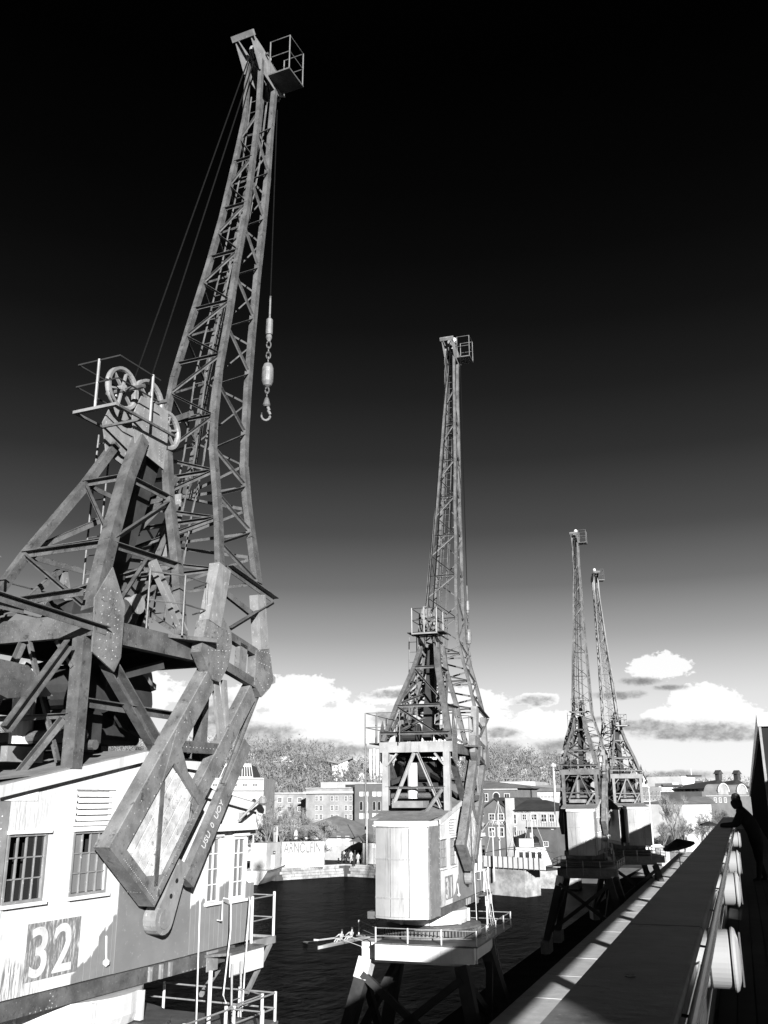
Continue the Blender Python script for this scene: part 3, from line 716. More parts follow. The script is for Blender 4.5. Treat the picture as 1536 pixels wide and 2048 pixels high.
        if s > 0 and near:
            vv = c_+.013
            rline(AP(.04, .35), AP(.04, 1.28), 26, vv, .011); rline(AP(.1, 1.27), AP(1.5, 1.27), 14, vv, .011); rline(AP(.4, .12), AP(3.1, .12), 14, c_+.001, .013); rline(AP(.4, .3), AP(1.9, .3), 8, c_+.001, .016)
            rline((3.5, 5.05), (3.62, 4.2), 10, c_+.031); rline((3.86, 4.9), (3.7, 4.2), 8, c_+.031); rline((3.25, 4.9), (3.3, 4.5), 4, c_+.031); rline((3.3, 4.55), (3.9, 4.62), 7, c_+.031)
            rline((4.85, 4.75), (5.2, 4.75), 5, c_+.021); rline((4.85, 4.55), (5.2, 4.52), 5, c_+.021); rline((4.9, 4.2), (5.1, 4.05), 5, c_+.021); rline((5.25, 4.7), (5.15, 4.1), 7, c_+.021)
            rline((3.52, 5.9), (3.35, 5.05), 9, 1.36, .012); rline((2.85, 3.03), (3.75, 3.03), 11, c_-.029, .012)
            rline((3.2, 2.2), (4.3, 3.6), 5, c_-.019, .014)
            rline((1.0, 4.55), (3.8, 4.55), 2, 1.14)
            for k in range(5): rv.knob((1.10+.055*k, AP(-.03, 1.0)[0], AP(-.03, 1.0)[1]+H-.0), .01, (0, -.6, -.8))
        # cam link hanging beside the ballast, and the screw beam above it
        if s > 0:
            sb = poly('screw_beam', [(4.62, 3.24), (4.82, 3.1), (3.36, 1.0), (3.13, 1.14)], 1.16, 1.30, 'steel_plate')
            B('tie_rod', (5.25, 1.24, 4.3), (4.1, 1.24, 2.5), .08, .08, 'round', 'steel')
            B('tie_rod', (5.05, 1.2, 4.1), (4.0, 1.2, 2.2), .05, .05, 'round', 'steel')
            c0 = (2.74, .62); r0 = .21
            arc = [(c0[0]+r0*math.cos(a), c0[1]+r0*math.sin(a)) for a in [math.radians(160+k*20) for k in range(10)]]
            lk = poly('cam_link', arc+[(3.25, 1.32), (3.02, 1.42)], 1.04, 1.26, 'steel_pale')
            b = MB(); b.lathe([(.13, 1.262), (.13, 1.275), (.02, 1.28)], (0, c0[0], c0[1]+H), 0, 20); obj('pin_cap', b, lk, m='steel_pale')
            b = MB(); b.lathe([(.035, 1.262), (.035, 1.266)], (0, 2.98, 1.12+H), 0, 12); b.lathe([(.035, 1.262), (.035, 1.266)], (0, 2.86, .92+H), 0, 12); obj('hole', b, lk, m='black_paint')
            if near:
                tx = bpy.data.curves.new('lettering', 'FONT'); tx.body = 'USU  0  UOY'; tx.size = .15; tx.extrude = .002
                to = bpy.data.objects.new('tmp', tx); COL.objects.link(to); dg = bpy.context.evaluated_depsgraph_get()
                me = bpy.data.meshes.new_from_object(to.evaluated_get(dg)); bpy.data.objects.remove(to)
                me.materials.clear(); me.materials.append(MATS['far_white'])
                z_ = Vector((1, 0, 0)); x_ = Vector((0, 4.72-3.24, 3.17-1.07)).normalized(); y_ = z_.cross(x_)
                Mx = Matrix(((x_.x, y_.x, z_.x, 1.303), (x_.y, y_.y, z_.y, 3.58), (x_.z, y_.z, z_.z, 1.52+H), (0, 0, 0, 1)))
                obj('lettering', me, sb, Mx)
    if near or True:
        kind(obj('rivets', rv, root, m='steel_pale'), 'stuff')
    # ---------------- machinery house and driver's cab
    hs = obj('house', MB().prism([(-.1, .02+H), (5.58, .02+H), (5.58, 2.05+H), (3.95, 2.6+H), (2.32, 2.85+H), (-.1, 2.42+H)], 0, -.95, .82), root, m='interior')
    def top(u): return 2.40+(u+.35)*.187 if u < 2.32 else (2.90-(u-2.32)*.085 if u < 3.9 else 2.28-(u-4.5)*.155)
    opens = [(-.14, .54, 1.06, 1.86), (1.02, 1.73, 1.06, 1.86), (1.04, 1.72, 1.98, 2.38), (4.14, 4.50, .70, 1.68), (4.86, 5.28, .68, 1.67), (5.38, 5.53, .9, 1.68)]
    # inner lining just behind the planks, with the same openings
    b = MB(); us = sorted({-.1, 5.58}|{o[0] for o in opens if o[0] > -.1}|{o[1] for o in opens}|{3.9})
    for a, c in zip(us, us[1:]):
        mid = (a+c)/2; zr = [.0]
        hol = sorted([(o[2], o[3]) for o in opens if o[0]-.001 <= mid <= o[1]])
        z0 = 0.0
        for h in hol: b.add([(.955, a, z0+H), (.955, c, z0+H), (.955, c, h[0]+H), (.955, a, h[0]+H)], [(0, 1, 2, 3)]); z0 = h[1]
        b.add([(.955, a, z0+H), (.955, c, z0+H), (.955, c, top(c-.01)+H-.02), (.955, a, top(a+.01)+H-.02)], [(0, 1, 2, 3)])
    obj('lining', b, hs, m='white_trim')
    pw = .13; u = -.13
    me_cache = {}
    while u < 5.58:
        a, c = u+.005, min(u+pw-.005, 5.58); mid = (a+c)/2
        sheetz = (2.05 < mid < 3.72)
        segs = []; z0 = 0.0
        for o in sorted([o for o in opens if o[0]-.02 < mid < o[1]+.02], key=lambda o: o[2]):
            segs.append((z0, o[2])); z0 = o[3]
        segs.append((z0, top(mid)-.03))
        for z0, z1 in segs:
            if z1-z0 < .03: continue
            dx = R.uniform(-.003, .003)
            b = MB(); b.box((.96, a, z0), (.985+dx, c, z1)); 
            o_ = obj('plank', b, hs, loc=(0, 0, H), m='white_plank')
        u += pw
    poly('steel_sheet', [(2.02, -.0), (3.72, .0), (3.72, 1.12), (3.1, 1.2), (2.02, 1.3)], .99, 1.0, 'sheet', hs)
    # roof, barge boards
    for (a, c) in (((-.42, 2.40), (2.32, 2.91)), ((2.32, 2.91), (3.95, 2.79)), ((3.9, 2.40), (5.72, 2.12))):
        b = MB(); b.prism([(a[0], a[1]+H), (c[0], c[1]+H), (c[0], c[1]+.05+H), (a[0], a[1]+.05+H)], 0, -1.08, 1.06); obj('roof', b, hs, m='felt_roof')
        b = MB(); b.prism([(a[0]+.002, a[1]-.11+H), (c[0]-.002, c[1]-.11+H), (c[0]-.002, c[1]+.03+H), (a[0]+.002, a[1]+.03+H)], 0, 1.062, 1.085); obj('barge_board', b, hs, m='white_steel')
    b = MB(); b.box((.9, 3.93, 2.2+H), (.99, 3.97, 2.8+H)); b.box((-.9, 3.93, 2.2+H), (.9, 3.97, 2.78+H)); obj('step_wall', b, hs, m='white_trim')
    # cab front and far walls
    b = MB(); b.box((-.96, 5.582, 0+H), (.95, 5.60, .72+H)); b.box((-.96, 5.582, 1.7+H), (.95, 5.60, 2.1+H)); b.box((-.96, -.13, H), (-.98, 5.58, 2.2+H)); obj('front_wall', b, hs, m='white_trim')
    # steel casing at the rear, bowed
    arc = [(-.62+1.56*k/10, -1.3-.24*math.sin(math.pi*k/10)) for k in range(11)]
    b = MB(); b.prism([(x, y) for x, y in arc]+[(.94, -.16), (-.62, -.16)], 2, -.2+H, 2.25+H)
    cs = obj('counterweight_casing', b, root, m='casing')
    b = MB()
    for z in (.32, 1.35):
        b.prism([(x*1.004, y-.012) for x, y in arc]+[(x*1.0, y+.01) for x, y in reversed(arc)], 2, z+H, z+.05+H)
    obj('seam_band', b, cs, m='casing')
    cr = MB()
    for z in (.32, 1.35, -.17, 2.2):
        for k in range(40):
            t = k/39*10; i_ = min(int(t), 9); f_ = t-i_; x_ = lerp(arc[i_][0], arc[i_+1][0], f_); y_ = lerp(arc[i_][1], arc[i_+1][1], f_)
            cr.knob((x_, y_-.012, z+.025+H), .013, (0, -1, 0))
    kind(obj('rivets', cr, cs, m='steel_pale'), 'stuff')
    for x_ in (-.1, .45):
        obj('seam', MB().box((x_-.006, -1.53, -.15+H), (x_+.006, -1.3, 2.2+H)), cs, m='steel_pale')
    b = MB(); b.prism([(x*1.05, y-.06) for x, y in arc]+[(1.0, .3), (-.7, .3)], 2, 2.255+H, 2.40+H); obj('cornice', b, cs, m='white_trim')
    b = MB()
    b.add([(x*1.04, y-.05, 2.402+H) for x, y in arc]+[(1.03, .2, 2.56+H), (-.72, .2, 2.56+H)], [tuple(range(13))]); obj('rear_roof', b, cs, m='felt_roof')
    b = MB(); b.box((.951, -1.3, -.2+H), (.99, -.14, 2.25+H)); obj('side_strip', b, cs, m='steel_pale')
    cr = MB()
    for k in range(16):
        for xx_ in (.991,): cr.knob((xx_, -1.2, -.1+H+.145*k), .012, (1, 0, 0)); cr.knob((xx_, -.25, -.1+H+.145*k), .012, (1, 0, 0))
    kind(obj('rivets', cr, cs, m='white_steel'), 'stuff')
    # louvre
    b = MB()
    for k in range(5):
        z = 2.0+k*.078; b.add([(1.0, 1.04, z+H), (1.0, 1.72, z+H), (.96, 1.72, z+.06+H), (.96, 1.04, z+.06+H), (1.004, 1.04, z-.008+H), (1.004, 1.72, z-.008+H)], [(0, 1, 2, 3), (4, 5, 1, 0)])
        obj('louvre_slat', b, hs, m='white_trim'); b = MB()
    obj('louvre_back', MB().box((.90, 1.04, 1.98+H), (.92, 1.72, 2.4+H)), hs, m='black_paint')
    obj('louvre_frame', MB().box((.96, .98, 1.93+H), (1.01, 1.78, 1.975+H)), hs, m='white_trim'); obj('louvre_frame', MB().box((.96, .98, 2.395+H), (1.01, 1.78, 2.43+H)), hs, m='white_trim')
    # windows: frame, glazing bars, separate panes
    def window(a, c, z0, z1, nx, nz, fm='steel', gm='glass_dark', broken=(), frame=.03, deepf=.0):
        fr = MB(); fr.box((.94, a, z0+H), (1.0, a+frame, z1+H)); fr.box((.94, c-frame, z0+H), (1.0, c, z1+H)); fr.box((.94, a+frame, z0+H), (1.0, c-frame, z0+frame+H)); fr.box((.94, a+frame, z1-frame+H), (1.0, c-frame, z1+H))
        w = obj('window', fr, hs, m=fm)
        s_ = MB(); s_.box((.96, a-.03, z0-.045+H), (1.05, c+.04, z0-.002+H)); obj('sill', s_, w, m='white_trim')
        s_ = MB(); s_.box((.96, a-.02, z1+.002+H), (1.035, c+.04, z1+.045+H)); obj('lintel', s_, w, m='white_trim')
        ax, cx_ = a+frame, c-frame; az_, cz = z0+frame, z1-frame
        gb_ = MB()
        for i in range(1, nx): x = lerp(ax, cx_, i/nx); gb_.box((.955, x-.008, az_+H), (.985, x+.008, cz+H))
        for j in range(1, nz): z = lerp(az_, cz, j/nz); gb_.box((.957, ax, z-.008+H), (.983, cx_, z+.008+H))
        obj('glazing_bar', gb_, w, m=fm)
        for i in range(nx):
            for j in range(nz):
                if (i, j) in broken: continue
                b = MB(); x0, x1 = lerp(ax, cx_, i/nx)+.008, lerp(ax, cx_, (i+1)/nx)-.008; y0, y1 = lerp(az_, cz, j/nz)+.008, lerp(az_, cz, (j+1)/nz)-.008
                t_ = R.uniform(-.006, .006); t2 = R.uniform(-.006, .006)
                b.add([(.966+t_, x0, y0+H), (.966+t_, x1, y0+H), (.966+t2, x1, y1+H), (.966+t2, x0, y1+H)], [(0, 1, 2, 3)])
                obj('pane', b, w, m=gm)
        return w
    window(-.12, .54, 1.06, 1.86, 4, 3, 'steel_pale', 'glass_dark', broken=((0, 2), (1, 2), (0, 1), (1, 1)))
    window(1.02, 1.73, 1.06, 1.86, 4, 3, 'steel_pale', 'glass_grey', broken=((1, 2),))
    window(4.14, 4.50, .70, 1.68, 2, 4, 'white_trim', 'glass_grey', frame=.025); window(4.86, 5.28, .68, 1.67, 2, 4, 'white_trim', 'glass_grey', frame=.05)
    obj('window_hood', MB().box((.99, 4.0, 1.77+H), (1.16, 5.36, 1.80+H)).box((1.1, 4.0, 1.80+H), (1.14, 5.36, 1.88+H)), hs, m='white_trim')
    obj('vent_box', MB().box((.98, 5.02, 1.96+H), (1.06, 5.16, 2.05+H)), hs, m='steel_pale')
    b = MB(); b.tube([V(4.75, 1.15, 1.92), V(5.05, 1.35, 2.25)], .02, 6); b.lathe([(.01, 0), (.07, .04), (.08, .1), (.03, .16)], (1.4, 5.1, 2.16+H), 2, 10); obj('flood_lamp', b, hs, m='steel_pale')
    obj('drip_trim', MB().box((.985, 3.74, 1.53+H), (1.0, 4.1, 1.56+H)), hs, m='steel_pale')
    b = MB(); b.tube([V(1.82, 1.0, .5), V(1.82, 1.03, .2)], .012, 6); b.lathe([(.01, 0), (.045, .03), (.045, .07), (.01, .1)], (1.03, 1.82, .12+H), 2, 10); obj('door_knob', b, hs, m='white_trim')
    # number board
    if number:
        nb = obj('number_board', MB().box((.986, .36, .14+H), (.992, 1.30, .80+H)), hs, m='number_board')
        for ch, uu in ((number[0], .40), (number[1], .82)):
            tx = bpy.data.curves.new('digit', 'FONT'); tx.body = ch; tx.size = .80; tx.extrude = .003; tx.offset = .010
            to = bpy.data.objects.new('tmp', tx); COL.objects.link(to); dg = bpy.context.evaluated_depsgraph_get()
            me = bpy.data.meshes.new_from_object(to.evaluated_get(dg)); bpy.data.objects.remove(to)
            me.materials.clear(); me.materials.append(MATS['digit_paint'])
            Mx = Matrix(((0, 0, 1, .997), (.92, 0, 0, uu if ch != '1' else uu+.05), (0, 1, 0, .19+H), (0, 0, 0, 1)))
            obj('digit', me, nb, Mx)
    # chassis girder under the wall
    ch_ = obj('chassis', MB().box((.93, -.3, -.22+H), (1.02, 5.0, -.012+H)).box((-1.02, -.3, -.22+H), (-.93, 5.0, -.012+H)).box((-.9, -1.2, -.24+H), (.9, 4.6, -.05+H)), root, m='steel')
    for uu in (2.75, 3.0, 3.22): obj('stiffener', MB().box((1.021, uu, -.21+H), (1.06, uu+.06, -.02+H)), ch_, m='steel_pale')
    cr = MB()
    for k in range(5): cr.knob((1.021, .82+.05*(k % 2), -.04-.04*k+H), .013, (1, 0, 0))
    for k in range(14): cr.knob((1.021, .5+.09*k if k < 6 else 3.0+.1*k, -.205+H), .012, (1, 0, 0))
    kind(obj('rivets', cr, ch_, m='steel_pale'), 'stuff')
    # slewing pedestal, toothed ring, gantry
    b = MB(); b.lathe([(1.18, -.62), (1.22, -.5), (1.22, -.24)], (0, 2.0, H), 2, 40); pd = obj('pedestal', b, root, m='white_steel')
    for k in range(8):
        a = math.pi/4*k+.35; c_, s_ = math.cos(a), math.sin(a)
        B('pedestal_rib', (2.0+1.24*s_, 1.24*c_, -.62), (2.0+1.24*s_, 1.24*c_, -.25), .07, .1, 'box', 'white_steel')
    b = MB(); b.lathe([(1.2, -.64), (1.62, -.66), (1.62, -.72), (1.5, -.73), (1.5, -.9), (1.62, -.92), (1.62, -.98), (1.2, -1.0)], (0, 2.0, H), 2, 48); rg = obj('slewing_ring', b, root, m='steel')
    b = MB()
    for k in range(90):
        a = 2*math.pi*k/90; c_, s_ = math.cos(a), math.sin(a)
        b.beam((1.57*c_, 2+1.57*s_, -.91+H), (1.57*c_, 2+1.57*s_, -.74+H), .05, .10, (c_, s_, 0))
    kind(obj('teeth', b, rg, m='steel'), 'stuff')
    gt = obj('gantry_girder', MB().box((-1.6, .3, -1.6+H), (1.6, 3.8, -1.06+H)), root, m='white_steel')
    obj('gantry_floor', MB().box((-.95, -.45, -1.00+H), (2.1, 4.6, -.96+H)).box((-2.0, .9, -1.00+H), (-.951, 4.6, -.96+H)), root, m='steel')
    obj('gantry_girder', MB().box((-.93, -.44, -1.42+H), (2.0, -.30, -1.01+H)), root, m='white_steel')
    rl = MB(); q = [(-.92, -.42), (2.07, -.42), (2.07, 4.55), (-1.95, 4.55), (-1.95, 1.0), (-.92, -.42)]
    for h in (.19, .40): rl.tube([(x, y, -.97+h+H) for x, y in q], .013, 6)
    obj('gantry_railing', rl, root, m='steel_pale')
    for x, y in ((-.92, -.42), (.05, -.42), (1.05, -.42), (2.07, -.42), (2.07, .9), (2.07, 2.2), (2.07, 3.4), (2.07, 4.55), (-1.95, 1), (-1.95, 2.8), (-1.95, 4.55), (0, 4.55)):
        b = MB(); b.tube([(x, y, (-1.4 if y < 0 else -1.02)+H), (x, y, -.55+H)], .022, 6); obj('railing_post', b, root, m='white_steel')
    for x in (-1, 1):
        for y in (-1, 1):
            xt, yt, xb_, yb_ = x*1.45, 2.0+y*1.7, x*2.35, 2.0+y*2.35
            if x < 0 and y < 0: B('lit_leg_top', (lerp(yt, yb_, -.02), lerp(xt, xb_, -.02), -1.5), (lerp(yt, yb_, .13), lerp(xt, xb_, .13), lerp(-1.6, -H+.75, .13)), .46, .4, 'box', 'white_steel')  # sunlit top of this one leg, put in as white colour
            B('portal_leg', (yt, xt, -1.6), (yb_, xb_, -H+.75), .42, .36, 'box', 'steel_dark')  # dark colour stands in for the shade on legs and braces
            b = MB(); b.box((xb_-.25, yb_-.7, .12), (xb_+.25, yb_+.7, .8)); obj('bogie', b, root, m='steel')
            for dy in (-.4, .4):
                b = MB(); b.lathe([(.22, -.08), (.25, -.08), (.25, .06), (.22, .06)], (xb_, yb_+dy, .25), 0, 18); obj('wheel', b, root, m='steel_dark')
        B('portal_brace', (2-2.2, x*2.2, -H+1.1), (2+1.8, x*1.5, -1.9), .22, .2, 'box', 'steel_dark'); B('portal_brace', (2+2.2, x*2.2, -H+1.1), (2-1.8, x*1.5, -1.9), .22, .2, 'box', 'steel_dark')
    B('portal_brace', (2-2.2, -2.2, -H+1.2), (2-1.9, 1.5, -1.9), .2, .2, 'box', 'steel_dark'); B('portal_brace', (2-2.2, 2.2, -H+1.2), (2-1.9, -1.5, -1.9), .2, .2, 'box', 'steel_dark')
    # cab landing and access ladder
    ld = obj('cab_landing', MB().prism([(1.0, 4.12), (1.28, 4.5), (1.28, 5.5), (1.0, 5.5)], 2, -.09+H, -.05+H).box((.1, 5.62, -.10+H), (1.0, 6.28, -.06+H)), root, m='steel')
    obj('apron_plate', MB().box((1.255, 4.5, -.40+H), (1.27, 5.5, -.092+H)), ld, m='white_steel'); obj('apron_plate', MB().box((1.02, 4.2, -.30+H), (1.035, 4.5, -.012+H)), ld, m='steel_pale')
    obj('edge_bar', MB().box((.97, 5.56, -.14+H), (1.02, 6.3, -.02+H)), ld, m='steel_pale'); obj('edge_bar', MB().box((.1, 6.281, -.14+H), (1.02, 6.31, -.02+H)), ld, m='steel_pale')
    for x, y, h in ((1.0, 5.53, .68), (.99, 6.27, .70), (.5, 6.27, .70), (.12, 6.27, .7)):
        b = MB(); b.tube([(x, y, -.12+H), (x, y, h+H)], .024, 8); obj('railing_post', b, ld, m='white_steel')
    b = MB()
    for h in (.28, .64): b.tube([(1.0, 5.53, h+H), (.99, 6.27, h+H), (.12, 6.27, h+H)], .011, 6)
    obj('railing', b, ld, m='steel_pale')
    B('landing_strut', (6.2, .98, -.14), (5.1, 1.2, -.75), .06, .06, 'box', 'steel_pale'); B('landing_strut', (6.2, .3, -.14), (5.0, .4, -.8), .06, .06, 'box', 'steel_pale')
    b = MB()
    b.tube([V(4.45, 1.02, .42), V(4.43, 1.12, .42), V(4.40, 1.14, .72), V(4.36, 1.18, .76), V(4.42, 1.28, .74), V(4.36, 1.34, .3), V(3.98, 1.5, -.55), V(4.02, 1.53, -.66), V(4.12, 1.5, -.68)], .012, 8)
    b.tube([V(5.35, 1.0, .0), V(5.32, 1.08, .6), V(5.22, 1.12, .70), V(5.12, 1.2, .66), V(4.62, 1.46, -.4), V(4.45, 1.55, -.85)], .012, 8)
    obj('grab_rail', b, root, m='white_steel')
    ladder([(4.6, 1.32, -.2), (4.2, 1.62, -1.5), (4.0, 1.8, -2.4)], (0, 1, 0), .26, name='ladder', m='steel_pale')
    for (u_, v_) in ((3.3, 2.0), (4.28, 2.0), (4.6, 1.4), (3.3, 2.6)) if near else ():
        b = MB(); b.tube([V(u_, v_, -2.2), V(u_, v_, -.54)], .025, 8); obj('railing_post', b, root, m='white_steel')
    if near: b = MB(); b.tube([V(3.3, 2.6, -.57), V(3.3, 2.0, -.57), V(4.28, 2.0, -.56), V(4.6, 1.4, -.56)], .011, 6); b.tube([V(3.3, 2.6, -.98), V(3.3, 2.0, -.98), V(4.28, 2.0, -.97), V(4.6, 1.4, -.97)], .011, 6); obj('stair_railing', b, root, m='steel_pale')
    b = MB(); b.tube([V(3.62, 1.5, -1.05), V(3.62, 1.5, -.16)], .03, 8); obj('railing_post', b, root, m='white_steel')
    b = MB(); b.tube([V(3.9, 1.05, .9), V(3.92, 1.09, -1.3)], .012, 6); obj('cable', b, root, m='white_steel')
    # luffing ropes to the head and the hook rope
    b = MB(); b.tube([V(2.7, -.06, 9.25), V(ut-.1, -.05, zt+.3)], .016, 6); b.tube([V(3.0, .04, 9.3), V(ut-.02, .05, zt+.3)], .016, 6); obj('luffing_rope', b, root, m='rope')
    return js
def hook(loc, ztop, zend, label, par_mat='steel_pale'):
    """hoist rope, ball weights, chain and hook hanging from the jib head"""
    h = empty('crane_hook', label, 'hook', (loc[0], loc[1], zend), .5, 'hooks hanging from the cranes')
    def tz(z): return z-zend
    b = MB(); b.tube([(0, 0, tz(ztop)), (0, 0, 2.9)], .014, 6); obj('hoist_rope', b, h, m='rope')
    b = MB(); b.tube([(0, 0, 2.9), (0, 0, 2.35)], .022, 8); obj('thimble', b, h, m='steel_plate')
    b = MB(); b.lathe([(.02, 2.36), (.075, 2.3), (.08, 2.0), (.075, 1.93)], (0, 0, 0), 2, 16); obj('swivel', b, h, m='steel_plate')
    b = MB(); b.lathe([(.06, 1.92), (.07, 1.85), (.03, 1.75)], (0, 0, 0), 2, 12); obj('collar', b, h, m='steel_plate')
    def link(zc, r, turn):
        b = MB(); pts = [(math.cos(a)*r*.55, 0, zc+math.sin(a)*r) for a in [2*math.pi*k/12 for k in range(13)]]
        if turn: pts = [(0, x, z) for x, _, z in pts]
        b.tube(pts, .016, 6); obj('chain_link', b, h, m='steel')
    for i, zc in enumerate((1.68, 1.55, 1.42, 1.30)): link(zc, .085, i % 2)
    b = MB(); b.lathe([(.02, 1.24), (.09, 1.2), (.125, 1.1), (.13, .9), (.125, .78), (.09, .68), (.03, .64)], (0, 0, 0), 2, 20); obj('ball_weight', b, h, m='steel_plate')
    for i, zc in enumerate((.57, .46)): link(zc, .075, i % 2)
    b = MB(); b.lathe([(.03, .40), (.05, .36), (.085, .22), (.06, .18)], (0, 0, 0), 2, 12); obj('shank', b, h, m='steel')
    b = MB(); pts = [(.02, 0, .2), (.06, 0, .1)]+[(-.01+.095*math.cos(a), 0, -.02+.12*math.sin(a)) for a in [math.radians(60-k*24) for k in range(12)]]
    b.tube(pts, .036, 8, r2=.02); obj('hook', b, h, m='steel_plate')
    return h
def root_at(x, y, hd, label, num_=None):
    return empty('quay_crane', label, 'crane', (x, y, GZ), -math.radians(hd), 'cargo cranes in a row along the quay')
c32 = root_at(-9.4, 10.0, 4.3, 'nearest riveted dock crane, numbered 32, with a planked white cabin')
js32 = build_crane(c32, G32, number='32', near=True)
hook((-9.4+math.sin(math.radians(4.3))*7.0, 10+7.0, 0), GZ+G32+18.5, GZ+G32+10.3, 'big hook and ball weights hanging from the nearest crane, 32')
c31 = root_at(-9.46, 28.27, -1.6, 'second dock crane, number 31, rear casing facing us and hook hanging high')
build_crane(c31, G31, kz=1.23, mu=.07, number='31', near=False)
p = c31.matrix_basis
c31m = Matrix.Translation((-9.46, 28.27, GZ)) @ Matrix.Rotation(math.radians(1.6), 4, 'Z')
hp = c31m @ Vector((.62, 5.9, 0))
hook((hp.x, hp.y), GZ+G31+20.5, GZ+G31+7.9, 'small hook hanging beside the jib of crane 31')
REC = {}
def repaint(root):
    for o in root.children_recursive:
        if o.type == 'MESH' and o.name.split('.')[0] in ('frame_post', 'frame_brace', 'knee', 'deck_beam', 'vent_pipe', 'gantry_girder', 'pedestal', 'pedestal_rib') and o.data.materials and o.data.materials[0].name in ('white_steel', 'frame_pale'):
            k = o.data.name
            if k not in REC: REC[k] = o.data.copy(); REC[k].materials[0] = MATS['steel']
            o.data = REC[k]
c30 = copy_tree(c31, skip=('number_board',)); c30.location = (-9.3, 60.6, GZ); c30.rotation_euler = (0, 0, math.radians(1.6))
tag(c30, 'third dock crane, lower half of its casing in deep shadow', 'crane', 'cargo cranes in a row along the quay')
c29 = copy_tree(c31, skip=('number_board',)); h29 = math.radians(-19); t29 = at(1244, 1600, 75)
c29.location = (t29.x-math.sin(h29)*2.9, t29.y-math.cos(h29)*2.9, GZ); c29.rotation_euler = (0, 0, -h29)
tag(c29, 'fourth and farthest dock crane, turned so its jib leans left', 'crane', 'cargo cranes in a row along the quay')

repaint(c30); repaint(c29)
